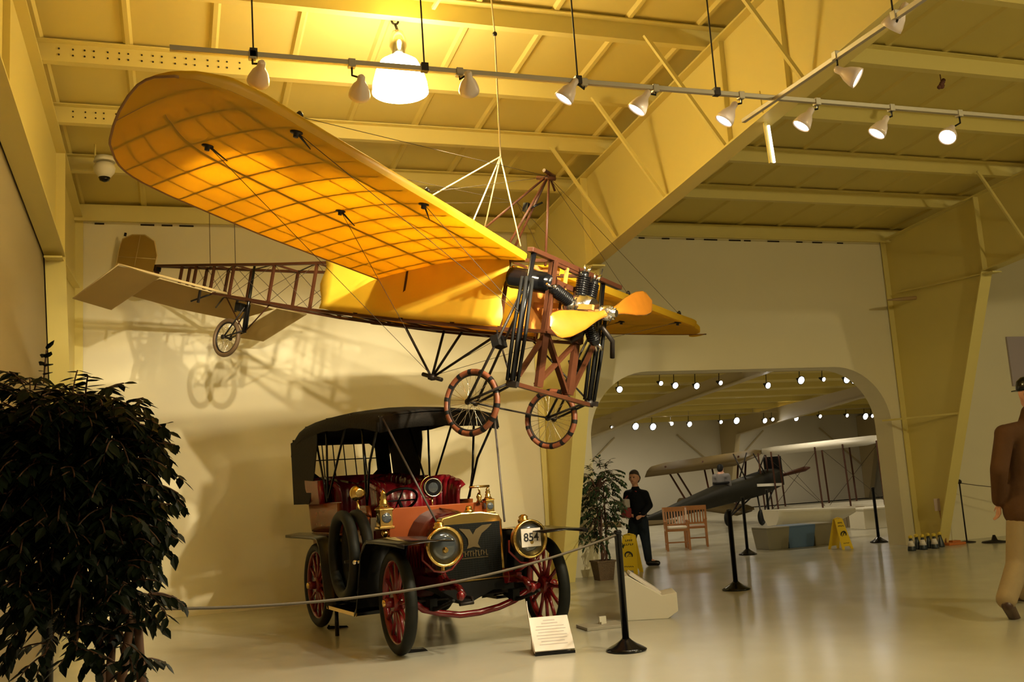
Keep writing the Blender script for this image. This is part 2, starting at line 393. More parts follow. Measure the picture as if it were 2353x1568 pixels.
place_head(1948, 170, 0, (7.4, 3.2, 1.6), 'lit spotlight facing right on the short track beside the beam', True, HEAD_W*.9, X=4.6)
place_head(2063, 40, 0, (3.6, 8.0, 1.5), 'unlit spotlight at the top edge of the photo on the short track', False, None, X=4.6)

for Y_, aim_, lab_, k_ in ((4.1, (.1, 13.6, 1.3), 'spotlight on the short track just above the photo, third from its far end', 12), (3.3, (1.8, 13.6, 1.2), 'spotlight on the short track above the photo, fourth from its far end', 11), (2.5, (3.6, 13.6, 1.5), 'spotlight on the short track nearest the viewer', 8)):
    t = copy_tree(HP); t['label'] = lab_; t.location = (4.56, Y_, TZ-.005)
    h = [c for c in t.children if c.name.startswith('lamp_housing')][0]; arm = [c for c in t.children if c.name.startswith('arm')][0]
    hp = Vector((4.50, Y_+.02, TZ-.14)); d = (Vector(aim_)-hp).normalized(); rel = hp-t.location; h.location = rel; h.rotation_euler = d.to_track_quat('-Z', 'Y').to_euler()
    me = bpy.data.meshes.new('arm'); mm = MB(); mm.tube([(0, 0, -.02), (0, 0, -.07), rel-d*.02], .008, 6); me.from_pydata(mm.v, [], mm.f); me.materials.append(BLACK); arm.data = me
    light('SPOT', 'spot_beam', (0, 0, -.155), HEAD_W*k_, WARM, .04, parent=h, angle=34, blend=.7)

# white tube hung under the beam
p = EYE+ray(1748, 222)*(5.2/ray(1748, 222).x); q = EYE+ray(1772, 375)*(5.2/ray(1772, 375).x)
t = thing('hanging_tube_lamp', 'slim bright white tube hanging under the beam where the tracks cross', 'lamp', p)
m = MB(); m.bar(p+Vector((0, 0, .05)), q, .035, .02); m.build('channel', STEEL, t, world=True)
TUBE = mat('lit_white_tube', (1, 1, 1), .4, emit=(1, .9, .75), es=3)
m = MB(); m.tube([p*.55+q*.45+Vector((.02, -.02, 0)), q+Vector((.02, -.02, 0))], .013, 8); m.build('tube', TUBE, t, world=True)

# pendant
pc = Vector((1.95, 8.2, 5.0))
t = thing('pendant_light', 'big glowing dome pendant lamp under the yellow roof', 'pendant light', pc)
m = MB(); m.lathe([(.055, .34), (.10, .335), (.17, .29), (.215, .20), (.245, .09), (.255, 0), (.248, -.005), (.235, .09), (.205, .19), (.16, .28)], n=36)
m.build('dome_shade', DOME, t)
m = MB(); m.lathe([(.02, .60), (.05, .585), (.075, .52), (.08, .45), (.06, .40), (.055, .34)], n=20); m.build('ballast_housing', CHROME, t)
m = MB(); m.tube([(0, 0, .60), (-.02, 0, .66)], .012, 6); m.torus((-.02, 0, .69), .03, .01, (0, 1, 0)); m.build('hook', IRON, t)
light('POINT', 'pendant_glow', (0, 0, -.06), PENDANT_W, PEND_COL, .2, parent=t)
light('POINT', 'pendant_upglow', (.0, -.22, .44), PENDANT_W*.14, PEND_COL, .1, parent=t)
m = MB()
for k in range(5): m.sphere(pc+Vector((-.03+.02*(k % 2), 0, .72+.03*k)), (.04, .035, .03), 8, 6)
o = m.build('cable_coil', mat('tan_cable', (.35, .22, .08), .7)); tag(o, 'brown coil of cable bunched on the purlin above the pendant dome', 'cable')
for X in (2.35,): m = MB(); m.bar((X, 7.4, 5.86), (X-.12, 7.95, 5.72), .03, .03); tag(m.build('roof_strap', STEEL), 'short pale metal strap on the roof right of the pendant hook', 'strap')
# unseen pendants added behind the viewer and at right to brighten the hall
for i, (X, Y) in enumerate(((9.0, -1.0), (1.95, -3.0), (16.5, 1.5))):
    t2 = thing('pendant_light', ['added fill pendant lamp behind the viewer on the right', 'added fill pendant lamp behind the viewer on the left', 'added fill pendant lamp out of view over the right-hand bay'][i], 'pendant light', (X, Y, 5.3))
    m = MB(); m.lathe([(.055, .34), (.17, .29), (.215, .20), (.245, .09), (.255, 0), (.248, -.005), (.235, .09), (.16, .28)], n=24); m.build('dome_shade', DOME, t2)
    light('POINT', 'pendant_glow', (0, 0, -.06), HALL_FILL_W*(1.15, .25, .55)[i], (1.0, .85, .46), .2, parent=t2)

# ceiling gadgets
c0 = atY(240, 392, 11.6)
t = thing('security_camera', 'white dome security camera under the roof at left', 'camera', c0)
m = MB(); m.lathe([(.10, .08), (.12, .03), (.11, -.02), (.08, -.06), (.065, -.085)], n=20); m.lathe([(.10, .16), (.12, .10)], n=16); m.build('housing', PODW, t)
m = MB(); m.lathe([(.065, -.085), (.05, -.12), (.001, -.14)], n=16); m.build('lens', BLACK, t)
m = MB(); m.tube([(-.10, 0, .10), (-.10, 0, zroof(11.6)-c0.z-.02)], .012, 6); m.build('pole', STEEL, t)
c1 = atY(2163, 193, 8.3)
m = MB(); random.seed(2)
for k in range(7): m.sphere(c1+Vector((random.uniform(-.04, .04), 0, random.uniform(-.05, .05))), .025, 8, 6)
m.tube([c1, (c1.x, c1.y, zroof(8.3)-.03)], .006, 6)
tag(m.build('ceiling_hook', mat('dark_rust', (.14, .05, .03), .7)), 'small dark rusty hook hanging from the dim roof at right', 'hook')
# sign + wall propeller by the right-hand column
c2 = atY(2238, 678, YW-.06)
t = thing('exit_sign', 'small white sign box high on the wall right of the last column', 'sign', c2)
MB().box((0, 0, 0), (.26, .09, .22)).build('case', PODW, t, bevel=.01)
MB().box((0.01, -.05, .12), (.20, .05, .04)).build('lamp', PODW, t)
a = atY(2040, 690, 13.0); b_ = atY(2268, 672, 13.0); mid = atY(2163, 680, 13.0)
t = thing('wooden_propeller', 'thin wooden propeller mounted across the right-hand column', 'propeller', mid)
m = MB(); m.tube([a, a*.7+mid*.3, a*.35+mid*.65, mid, b_*.35+mid*.65, b_*.7+mid*.3, b_], [.012, .034, .03, .035, .03, .034, .012], 8); m.build('blades', mat('old_prop_wood', (.42, .28, .12), .5), t, world=True)
m = MB(); m.lathe([(.05, -.06), (.06, 0), (.05, .06)], mid, (0, 1, 0)); m.build('hub', DULLBLACK, t, world=True)
m = MB(); m.tube([mid, (11.82, 13.05, mid.z)], .02, 6); m.build('bracket', IRON, t, world=True)
c3 = atY(2350, 830, YW-.02)
t = tag(MB().box(c3, (.62, .03, .9)).build('wall_poster', mat('lavender_print', (.42, .36, .40), .6)), 'pale lavender poster on the wall at the right edge', 'poster')

# ------------------------------------------------------------------ the neighbouring hall's lights
row1 = [(1423, 895, 1), (1518, 881, 0), (1551, 886, 1), (1600, 887, 1), (1655, 880, 0), (1764, 886, 1), (1840, 874, 2), (1892, 872, 0), (1945, 872, 2), (1961, 875, 1)]
row2 = [(1407, 982, 0), (1460, 980, 2), (1500, 981, 2), (1543, 974, 0), (1584, 975, 1), (1656, 970, 0), (1692, 967, 2), (1757, 967, 1), (1775, 964, 0), (1829, 962, 1), (1884, 957, 0), (1946, 955, 0), (1988, 957, 2), (2004, 956, 0)]
AL = mat('far_lit_lens', (1, 1, 1), .3, emit=(1, .97, .92), es=20)
rows = []
for ri, (row, Y) in enumerate(((row1, 21.), (row2, 29.))):
    zt = max(atY(px, py, Y).z for px, py, s in row)+.22
    t = thing('lighting_track', ['near lighting track in the hall beyond the arch', 'farther lighting track in the hall beyond the arch'][ri], 'lighting track', (9, Y, zt))
    x0 = atY(1380, 900, Y).x-.6; x1 = atY(2040, 900, Y).x+.5
    m = MB(); m.bar((x0, Y, zt), (x1, Y, zt), .03, .03); m.build('rail', FARST, t, world=True)
    for k in range(5): X = x0+(x1-x0)*(k+.5)/5; m = MB(); m.tube([(X, Y, zt), (X, Y, z2(Y)-.01)], .008, 5); m.build('hanger_rod', FARST, t, world=True)
    for i, (px, py, s) in enumerate(row):
        p = atY(px, py, Y-.02); R = (.06, .085, .11)[s]*(1 if ri == 0 else 1.15)
        h = thing('track_spotlight', '%s spotlight on the %s track beyond the arch, %s from its left' % (['dim', 'lit', 'bright'][s], ['nearer', 'farther'][ri], ['first', 'second', 'third', 'fourth', 'fifth', 'sixth', 'seventh', 'eighth', 'ninth', 'tenth', 'eleventh', 'twelfth', 'thirteenth', 'fourteenth'][i]), 'spotlight', p, group='spotlights in the far hall')
        m = MB(); m.lathe([(.02, .16), (.03, .12), (R*1.05, .0), (R*1.08, -.02)], axis=(-.1, 1, .35), n=14); m.build('lamp_housing', DULLBLACK, h)
        m = MB(); m.lathe([(.001, -.03), (R*.7, -.026), (R, -.015)], axis=(-.1, 1, .35), n=14); m.build('lens', AL, h)
        m = MB(); m.tube([(0, .06, .03), (0, .02, zt-p.z+.01)], .01, 5); m.build('arm', DULLBLACK, h)
for X, Y, k in [(x_, y_, 1) for x_ in (7.5, 11.5, 15.5, 20) for y_ in (17, 21, 25, 29)]:
    light('SPOT', 'far_hall_beam', (X, Y, 3.3), ANNEX_W*k, (1, .86, .62), .15, aim=(X-.2, Y+.8, 0), angle=165, blend=.6)
for X, Y in ():
    light('POINT', 'far_hall_glow', (X, Y, 2.9), ANNEX_W*.5, (1, .85, .60), .3)
# ------------------------------------------------------------------ the yellow monoplane
S = .92
def lerp(tab, y):
    for (a, va), (b_, vb) in zip(tab, tab[1:]):
        if a <= y <= b_: t = (y-a)/(b_-a) if b_ > a else 0; return va+(vb-va)*t
    return tab[0][1] if y < tab[0][0] else tab[-1][1]
az, pt, rl = radians(143.2), radians(-10.87), radians(-4.97)
f = Vector((sin(az)*cos(pt), cos(az)*cos(pt), sin(pt))); l = Vector((0, 0, 1)).cross(f).normalized(); u = f.cross(l)
l2 = l*cos(rl)+u*sin(rl); u2 = u*cos(rl)-l*sin(rl)
PR = Matrix((f, l2, u2)).transposed()
PO = EYE+(Vector((3.6777, 8.6564, 3.4905))-EYE)*S
AP = thing('monoplane', 'antique yellow fabric monoplane with open wooden tail frame, hung above the red car', 'airplane', PO)
AP.rotation_euler = PR.to_euler()
def AB(): return MB(S)
def toworld(v): return PO+PR @ (Vector(v)*S)

# wings -------------------------------------------------------------
LEt = [(.33, -.30), (1.2, -.20), (2.04, -.11), (3.0, -.02), (3.47, .02), (4.02, .07), (4.3, .045), (4.5, -.02), (4.6, -.11), (4.655, -.24)]
TEt = [(.33, -2.21), (.45, -2.21), (2.03, -2.17), (3.15, -2.05), (3.45, -1.99), (3.65, -1.92), (3.85, -1.78), (4.12, -1.47), (4.3, -1.16), (4.44, -.89), (4.56, -.62), (4.63, -.43), (4.655, -.30)]
def wing_pt(yy, t, top, sgn, ks=1.):
    le = lerp(LEt, yy) if sgn < 0 else lerp(LEt, yy)*.2-.24 + (-.0)
    te = lerp(TEt, yy)
    if sgn > 0: le = le if yy < 4.05 else min(le, lerp(LEt, yy)-.33)
    ch = le-te; x = le-ch*t; e = min(1., ch/1.3)
    z = .0258+.115*x+.02*yy
    camber = .085*4*t*(1-t)*(1.25-.5*t)*e
    low = z+camber-.012*e*min(1, (t/.05))*(1-t)
    if not top: return Vector((x, sgn*yy*ks, low))
    th = (.105*min(1., (t/.05))**.5*(1-t)**1.1+.010*min(1., t/.012))*e
    nose = .045*e*math.sin(pi*min(1, t/.05))*(1-min(1, t/.05))**.5
    return Vector((x+nose, sgn*yy*ks, low+th))
ys = [.33+.1085*k for k in range(35)]+[4.06, 4.1, 4.15, 4.2, 4.25, 4.3, 4.34, 4.38, 4.41, 4.44, 4.47, 4.5, 4.53, 4.56, 4.58, 4.6, 4.615, 4.63, 4.642, 4.652]
ts = [0, .004, .015, .03, .05, .08, .12, .18, .25, .33, .42, .52, .62, .72, .82, .91, 1.]
ribmat = mat('spruce_rib', (.30, .15, .05), .7)
for sgn, ks, nm in ((-1, 1., 'near'), (1, .90, 'far')):
    g = AB(); g.grid([[wing_pt(y, t, False, sgn, ks) for t in ts] for y in ys])
    wn = g.build('wing', LINEN, AP); wn['label'] = 'large near wing seen from below' if sgn < 0 else 'far wing reaching down to the right'
    g = AB(); g.grid([[wing_pt(y, t, True, sgn, ks)+Vector((0, 0, .001)) for t in ts] for y in ys])
    g.build('upper_skin', LINEN, wn)
    g = AB()
    for i in range(13):
        y = .45+.325*i
        tt = ts[3:]
        for a, b_ in zip(tt, tt[1:]):
            L1, L2 = wing_pt(y, a, False, sgn, ks), wing_pt(y, b_, False, sgn, ks); U1, U2 = wing_pt(y, a, True, sgn, ks), wing_pt(y, b_, True, sgn, ks)
            o_ = Vector((0, .011, 0)); eps = Vector((0, 0, .0015))
            g._add([L1-o_+eps, L1+o_+eps, L2+o_+eps, L2-o_+eps, U1-o_-eps*3, U1+o_-eps*3, U2+o_-eps*3, U2-o_-eps*3], [(0, 1, 2, 3), (7, 6, 5, 4), (0, 4, 5, 1), (1, 5, 6, 2), (2, 6, 7, 3), (3, 7, 4, 0)])
    for t, wd in ((.16, .035), (.60, .035), (.30, .012), (.45, .012), (.78, .012), (.90, .012)):
        yy = [y_ for y_ in ys if y_ < 4.2]
        for a, b_ in zip(yy, yy[1:]):
            L1, L2 = wing_pt(a, t, False, sgn, ks), wing_pt(b_, t, False, sgn, ks)
            h = min((wing_pt(a, t, True, sgn, ks)-L1).z, (wing_pt(b_, t, True, sgn, ks)-L2).z)-.002
            if wd < .02: h = min(h, .02)
            o_ = Vector((wd/2, 0, 0)); eps = Vector((0, 0, .0018)); hh = Vector((0, 0, max(h, .004)))
            g._add([L1-o_+eps, L1+o_+eps, L2+o_+eps, L2-o_+eps, L1-o_+hh, L1+o_+hh, L2+o_+hh, L2-o_+hh], [(0, 1, 2, 3), (7, 6, 5, 4), (0, 4, 5, 1), (1, 5, 6, 2), (2, 6, 7, 3), (3, 7, 4, 0)])
    g.build('rib_frame', ribmat, wn)
    g = AB(); pts = [wing_pt(y, 1., False, sgn, ks) for y in ys]+[wing_pt(y, 0., False, sgn, ks) for y in reversed(ys[-6:])]
    g.tube(pts, .009, 6); g.build('trailing_edge', ribmat, wn)
    for (y, t) in ((2.07, .50), (3.63, .53), (2.07, .04), (3.63, .05)):
        p = wing_pt(y, t, False, sgn, ks); tip = Vector((-.9, 0, -1.0)); d = (tip-p).normalized()
        g = AB(); g.lathe([(.045, 0), (.045, .008), (.02, .012), (.018, .04)], p+Vector((0, 0, .0)), axis=(0, 0, -1), n=12)
        g.tube([p, p+d*.20], [.011, .004], 6); g.build('wire_fitting', IRON, AP)
        q = wing_pt(y, t, True, sgn, ks); g = AB(); g.lathe([(.03, 0), (.025, .02), (.01, .04)], q, n=10); g.build('wire_fitting', IRON, AP)
        low = Vector((-1.52, 0, -1.19)) if t > .3 else Vector((0, .66*sgn, -.62))
        g = AB(); g.tube([p, low], .0028, 5, cap=False); g.build('bracing_wire', WIRE, AP)
        g = AB(); g.tube([q, (-.4 if t < .3 else -.75, 0, .96 if t < .3 else .70)], .0026, 5, cap=False); g.build('bracing_wire', WIRE, AP)

# fuselage -----------------------------------------------------------
def hw(x): return lerp([(-6.62, .015), (-5.2, .12), (-3.2, .25), (-1.8, .32), (-.3, .33), (.35, .33)], x)
def zt(x): return lerp([(-6.62, -.05), (-4.0, -.045), (-3., -.03), (-1., .0), (.35, .0)], x)
def zb(x): return lerp([(-6.62, -.27), (-5.2, -.42), (-3.2, -.59), (-1.8, -.66), (-.5, -.69), (.35, -.69)], x)
st = [-6.62, -6.0, -5.67, -5.27, -4.85, -4.05, -3.27, -2.5, -1.8, -1.1, -.5, .05]
for sx in (-1, 1):
    for zf in (zt, zb):
        g = AB()
        for a, b_ in zip(st, st[1:]): g.bar((a, sx*hw(a), zf(a)), (b_, sx*hw(b_), zf(b_)), .032, .032)
        g.build('longeron', AIRWOOD, AP)
for x in st:
    for sx in (-1, 1):
        g = AB(); g.bar((x, sx*hw(x), zt(x)), (x, sx*hw(x), zb(x)), .03, .03, up=(1, 0, 0)); g.build('upright', AIRWOOD, AP)
    if hw(x) > .05:
        for zf in (zt, zb): g = AB(); g.bar((x, -hw(x), zf(x)), (x, hw(x), zf(x)), .024, .024); g.build('cross_member', AIRWOOD, AP)
for k, (a, b_) in enumerate(zip(st[2:9], st[3:10])):
    g = AB(); g.tube([(a, hw(a), zt(a)), (b_, -hw(b_), zt(b_))], .008, 6); g.tube([(a, -hw(a), zb(a)), (b_, hw(b_), zb(b_))], .006, 6)
    for sx in (-1, 1): g.tube([(a, sx*hw(a), zt(a)), (b_, sx*hw(b_), zb(b_))], .0035, 4); g.tube([(a, sx*hw(a), zb(a)), (b_, sx*hw(b_), zt(b_))], .0035, 4)
    g.build('cross_wires', WIRE, AP)
# fabric covering of the cockpit bay, sagging between its edges
for sx in (-1, 1):
    g = AB(); rows = []
    xs_ = [-.5-.1625*k for k in range(17)]
    for i, x in enumerate(xs_):
        r = []
        for j in range(9):
            t = j/8; zz = zt(x)+.035+(zb(x)-zt(x)-.01)*t; sag = .022*sin(pi*t)*(.5+.5*cos(i*.9))+.010*sin(x*7+t*5)
            r.append((x+(.03*sin(t*9) if i in (0, 16) else 0), sx*(hw(x)+.025-sag*.6), zz))
        rows.append(r)
    g.grid(rows); o = g.build('side_fabric', COVER, AP, solid=.004)
g = AB(); g.grid([[(x, y*hw(x), zb(x)+.04) for y in (-1, -.5, 0, .5, 1)] for x in (-.5, -1.1, -1.8, -2.5, -3.1)]); g.build('floor_fabric', LINEN, AP, solid=.004)
g = AB(); g.box((-1.45, 0, -.40), (.4, .42, .04)); g.box((-1.68, 0, -.2), (.04, .42, .4)); g.build('pilot_seat', PANELWOOD, AP)
g = AB(); g.tube([(-1.0, 0, -.6), (-.98, 0, -.1)], .018, 8); g.torus((-.98, 0, -.08), .13, .012, (.1, 0, 1)); g.build('control_wheel', IRON, AP)

# nose bay
g = AB(); g.box((-.28, 0, -.34), (.02, .60, .60)); g.build('firewall', PANELWOOD, AP)
for y in (-.30, .31):
    g = AB(); g.bar((.0, y, .0), (.02, y*.95, -1.22), .10, .04, up=(1, 0, 0)); g.build('front_post', AIRWOOD, AP)
g = AB(); g.bar((0, -.26, -.70), (.0, -.62, -1.16), .05, .03); g.build('diagonal_brace', AIRWOOD, AP)
g = AB(); g.bar((0, -.24, -.70), (.0, .27, -1.22), .06, .03); g.build('diagonal_brace', AIRWOOD, AP)
g = AB(); g.bar((0, .30, -.70), (.0, -.30, -1.20), .05, .03); g.build('diagonal_brace', AIRWOOD, AP)
g = AB(); g.bar((0, .35, -1.20), (.0, .76, -.52), .045, .03); g.build('diagonal_brace', AIRWOOD, AP)
g = AB(); g.bar((0, -.72, .015), (.03, 1.0, .03), .07, .045); g.build('upper_beam', AIRWOOD, AP, bevel=.004)
g = AB(); g.bar((0, -.75, -1.24), (.0, .78, -1.27), .07, .04); g.build('lower_beam', AIRWOOD, AP, bevel=.004)
g = AB(); g.bar((.03, -.33, -.67), (.03, .36, -.67), .06, .05); g.bar((.03, -.33, -.02), (.03, .36, -.02), .05, .04); g.build('engine_bearer', AIRWOOD, AP)
g = AB()
for y in (-.12, .14): g.bar((-.28, y, -.40), (.40, y, -.40), .04, .05); g.bar((.05, y, -.02), (.05, y, -.40), .03, .03)
g.build('engine_mount', PANELWOOD, AP)
g = AB(); g.bar((.05, -.28, -.20), (.05, .12, -.20), .03, .05); g.bar((.05, -.14, -.20), (.05, -.14, -.52), .03, .03); g.bar((.05, .10, -.20), (.05, .10, -.52), .03, .03); g.build('mount_frame', AIRWOOD, AP)
g = AB(); g.lathe([(.0, -.24), (.095, -.235), (.105, -.20), (.105, -.03), (.108, -.02), (.108, 0), (.105, .01), (.105, .19), (.095, .23), (.0, .24)], (-.20, -.33, -.20), (1, .25, -.08), 28); tk = g.build('fuel_tank', BLACK, AP)
g = AB(); g.lathe([(.03, 0), (.03, .05), (.015, .06)], (-.45, -.30, -.105), n=12); g.build('filler_cap', BRASS, tk)
# engine: aluminium crankcase with black finned cylinders
eng = AB(); eng.sphere((.12, .02, -.40), (.17, .19, .13), 18, 12); eng.lathe([(.13, -.16), (.15, 0), (.11, .12)], (.22, .0, -.40), (1, 0, 0), 20); e = eng.build('crankcase', CHROME, AP)
def cyl(base, axis, nm='cylinder'):
    pr = [(.05, 0), (.055, .03)]
    for k in range(9): pr += [(.066, .05+.022*k), (.066, .058+.022*k), (.052, .062+.022*k), (.052, .070+.022*k)]
    pr += [(.05, .27), (.03, .29)]
    g = AB(); g.lathe(pr, base, axis, 18); c = g.build('cylinder', BLACK, e)
    ax = Vector(axis).normalized(); g = AB(); g.tube([Vector(base)+ax*.28, Vector(base)+ax*.36], .012, 6); g.tube([Vector(base)+ax*.28+Vector((.04, 0, 0)), Vector(base)+ax*.34+Vector((.05, .03, 0))], .016, 6); g.build('valve_gear', CHROME, e)
cyl((.14, .05, -.30), (0, .03, 1)); cyl((.14, .22, -.33), (0, .16, 1)); cyl((.14, -.10, -.36), (-.3, -1., .35)); cyl((.2, .14, -.46), (.1, .55, -.8))
g = AB(); g.tube([(.18, .30, -.05), (.18, .34, .08)], .006, 6); g.build('spark_lead', IRON, e)
g = AB(); g.tube([(.18, .18, -.5), (.12, .2, -.62), (.05, .12, -.70)], .03, 8); g.build('intake_pipe', IRON, e)
g = AB(); g.tube([(.25, .34, -.50), (.30, .52, -.62), (.28, .60, -.78)], .025, 8); g.build('exhaust', IRON, e); g = AB(); g.box((.15, .02, -.58), (.12, .12, .14)); g.build('oil_sump', IRON, e)
g = AB(); g.tube([(.1, -.15, -.50), (.0, -.22, -.58)], .025, 8); g.box((.02, -.02, -.49), (.2, .26, .04)); g.build('carburettor', CHROME, e)
# propeller: two broad blades, near-horizontal
hub = Vector((.47, .04, -.42)); prop = AB(); rows = []
bd = [(Vector((-.02, -.80, -.27)), -1), (Vector((-.02, .76, .26)), 1)]
R = .98
for d0, sg in bd:
    dr = d0.normalized(); rows = []
    cw = Vector((1, 0, 0)); per = dr.cross(cw).normalized()
    for i in range(19):
        t = i/18; r = R*t
        ch = lerp([(0, .085), (.12, .08), (.25, .11), (.5, .215), (.75, .27), (.9, .245), (.97, .16), (1., .03)], t); th = lerp([(0, .075), (.2, .06), (.5, .045), (.8, .032), (1, .012)], t)
        tw = radians(lerp([(0, 48), (.3, 42), (.6, 30), (1, 20)], t)); c_ = cw*sin(tw)+per*cos(tw)*sg; n_ = cw*cos(tw)-per*sin(tw)*sg
        cen = hub+dr*r
        rows.append([cen+c_*ch/2*cos(a)+n_*th/2*sin(a)*(1. if sin(a) > 0 else .7) for a in [2*pi*k/16 for k in range(16)]])
    prop.grid(rows, closed=True)
pp = prop.build('propeller', PROPWOOD, AP)
g = AB(); g.lathe([(.07, -.06), (.075, -.02), (.075, .03), (.04, .05), (.035, .10)], hub, (1, 0, 0), 20)
for k in range(6): g.lathe([(.012, 0), (.012, .05)], hub+Vector((.02, .055*cos(k*pi/3), .055*sin(k*pi/3))), (1, 0, 0), 6)
g.build('propeller_hub', CHROME, pp)
# landing gear
def awheel(c, r, tmat, dots, dirn):
    g = AB(); g.torus(c, r-.055, .012, (0, 1, 0), 40, 8); wl = g.build('wheel', IRON, AP)
    g = AB(); g.torus(c, r-.027, .027, (0, 1, 0), 48, 12); g.build('tyre', tmat, wl)
    if dots:
        for k in range(14):
            a = 2*pi*k/14; g = AB(); g.torus(c, r-.027, .0285, (0, 1, 0), 4, 12, a-.065, a+.065); g.build('tyre_lashing', DULLBLACK, wl)
    g = AB()
    for k in range(28):
        a = 2*pi*k/28; s_ = .05 if k % 2 else -.05; b2 = a+(.5 if k % 4 < 2 else -.5)
        g.tube([Vector(c)+Vector((.022*cos(b2), s_, .022*sin(b2))), Vector(c)+Vector(((r-.06)*cos(a), 0, (r-.06)*sin(a)))], .0022, 4, cap=False)
    g.build('spokes', CHROME, wl)
    g = AB(); g.lathe([(.03, -.07), (.03, -.055), (.015, -.05), (.015, .05), (.03, .055), (.03, .07)], c, (0, 1, 0), 14); g.build('hub', IRON, wl)
    return wl
for sy, yp in ((-1, -.70), (1, .74)):
    wc = Vector((-.41, -.72 if sy < 0 else .70, -1.46))
    awheel(wc, .32, REDRUB, True, sy)
    g = AB(); g.tube([(0, yp*.93, .03), (0, yp, -.60), (0, yp, -1.27)], .028, 10); g.build('gear_tube', BLACK, AP)
    g = AB()
    for k in range(6):
        a = 2*pi*k/6; r_ = .038+.02*abs(cos(a)); g.tube([(r_*cos(a), yp+r_*1.2*sin(a), -.25), (r_*1.2*cos(a), yp+r_*1.4*sin(a), -.75), (r_*cos(a), yp+r_*1.2*sin(a), -1.22)], .017, 6)
    g.build('shock_cord', DULLBLACK, AP)
    for dy in (-.075, .075):
        g = AB(); g.tube([(-.01, yp+dy*.5, -.38), (wc.x, wc.y+dy, wc.z)], .013, 8); g.build('radius_rod', IRON, AP)
        g = AB(); g.tube([(0, yp+dy*.4, -1.24), (wc.x, wc.y+dy, wc.z)], .013, 8); g.build('fork_arm', IRON, AP)
    g = AB(); g.box(((-.01+wc.x)*.5, (yp+wc.y)/2, (-.38+wc.z)/2+.05), (.08, .14, .11), rot=Matrix.Rotation(radians(-25), 3, 'Y')); g.build('fork_plate', DULLBLACK, AP)
    g = AB(); g.lathe([(.05, -.03), (.05, .03)], (0, yp, -1.25), n=14); g.box((.03, yp*1.04, -1.25), (.10, .05, .05)); g.build('beam_socket', IRON, AP)
    g = AB(); g.tube([(0, yp, -1.24), (-.55, yp*.45, -.68)], .011, 6); g.build('drag_strut', IRON, AP)
g = AB(); g.tube([(-.41, -.72, -1.46), (-.41, .70, -1.46)], .010, 6); g.build('axle_rod', IRON, AP)
# lower pylon
for x in (-2.0, -1.45, -1.2, -.72):
    g = AB(); g.tube([(x, 0, -.68), (-1.52, 0, -1.21)], .014, 8); g.build('lower_pylon_strut', IRON, AP)
g = AB(); g.lathe([(.0, -.04), (.04, -.03), (.05, .0), (.04, .03)], (-1.52, 0, -1.20), n=12); g.tube([(-1.65, 0, -1.18), (-1.38, 0, -1.22)], .022, 8); g.build('pylon_pulley', IRON, AP)
g = AB(); g.bar((-2.5, 0, -.66), (-.5, 0, -.70), .05, .03); g.build('keel_board', AIRWOOD, AP)
# upper pylon
top = Vector((-.40, 0, .985))
for a in ((-.30, .02, .03), (-1.25, -.30, .06), (-.95, .22, .02), (-.75, -.16, .03), (-.28, -.3, .0)):
    if a == (-.28, -.3, .0): continue
    g = AB(); g.tube([top, a], .013, 8); g.build('upper_pylon_strut', AIRWOOD, AP)
g = AB(); g.tube([top+Vector((-.14, 0, -.03)), top+Vector((.08, 0, -.05))], .022, 8); g.tube([top, top+Vector((.02, .12, -.14))], .012, 6); g.tube([top+Vector((0, -.1, .01)), top+Vector((0, .1, .01))], .02, 8); g.build('pylon_cap', AIRWOOD, AP)
g = AB(); g.box((-.62, 0, .64), (.06, .05, .09)); g.tube([(-.62, -.02, .60), (-.5, .1, .72)], .012, 6); g.build('warp_pulley', BLACK, AP)
# tail
g = AB(); g.box((-6.62, 0, -.08), (.08, .06, .09)); g.build('tail_block', DULLBLACK, AP)
def plate(name, pts, mt, th=.012, edge=None, parent=AP):
    g = AB(); n = Vector((Vector(pts[1])-Vector(pts[0])).cross(Vector(pts[2])-Vector(pts[0]))).normalized()*th; g.prism([Vector(p)-n/2 for p in pts], n); o = g.build(name, mt, parent)
    if edge: g = AB(); g.tube(pts, edge, 6, closed=True); g.build(name+'_edge', ribmat2, o)
    return o
ribmat2 = mat('pale_spar', (.62, .48, .24), .6)
plate('tailplane', [(-5.2, -.92, -.41), (-5.2, .92, -.41), (-5.95, .92, -.60), (-6.0, 0, -.62), (-5.95, -.92, -.60)], LINENT, edge=.008)
for sy in (-1, 1): plate('elevator', [(-5.18, sy*.95, -.40), (-5.18, sy*1.5, -.37), (-5.98, sy*1.5, -.80), (-6.02, sy*.95, -.83)], LINENT, edge=.008)
g = AB(); g.tube([(-5.2, -1.5, -.375), (-5.2, 1.5, -.375)], .017, 8); g.build('elevator_spar', ribmat2, AP)
for sy in (-.2, .2): g = AB(); g.tube([(-5.2, sy*.4, -.4), (-5.5, sy, -.55)], .012, 6); g.box((-5.22, sy*1.5, -.5), (.03, .02, .16)); g.build('control_horn', IRON, AP)
rud = [(-6.7, 0, -.35), (-6.68, 0, .10), (-6.8, 0, .30), (-7.05, 0, .395), (-7.35, 0, .40), (-7.56, 0, .34), (-7.60, 0, .18), (-7.58, 0, -.30), (-7.3, 0, -.40), (-6.95, 0, -.42)]
r_ = plate('rudder', rud, LINENT, .01, .010)
g = AB(); g.tube([(-6.7, 0, .05), (-7.58, 0, .08)], .008, 6); g.tube([(-7.15, 0, .39), (-7.15, 0, -.4)], .008, 6); g.build('rudder_rib', ribmat2, r_)
g = AB(); g.tube([(-7.52, 0, .38), (-7.52, 0, .43)], .018, 8); g.build('rudder_fitting', BLACK, r_)
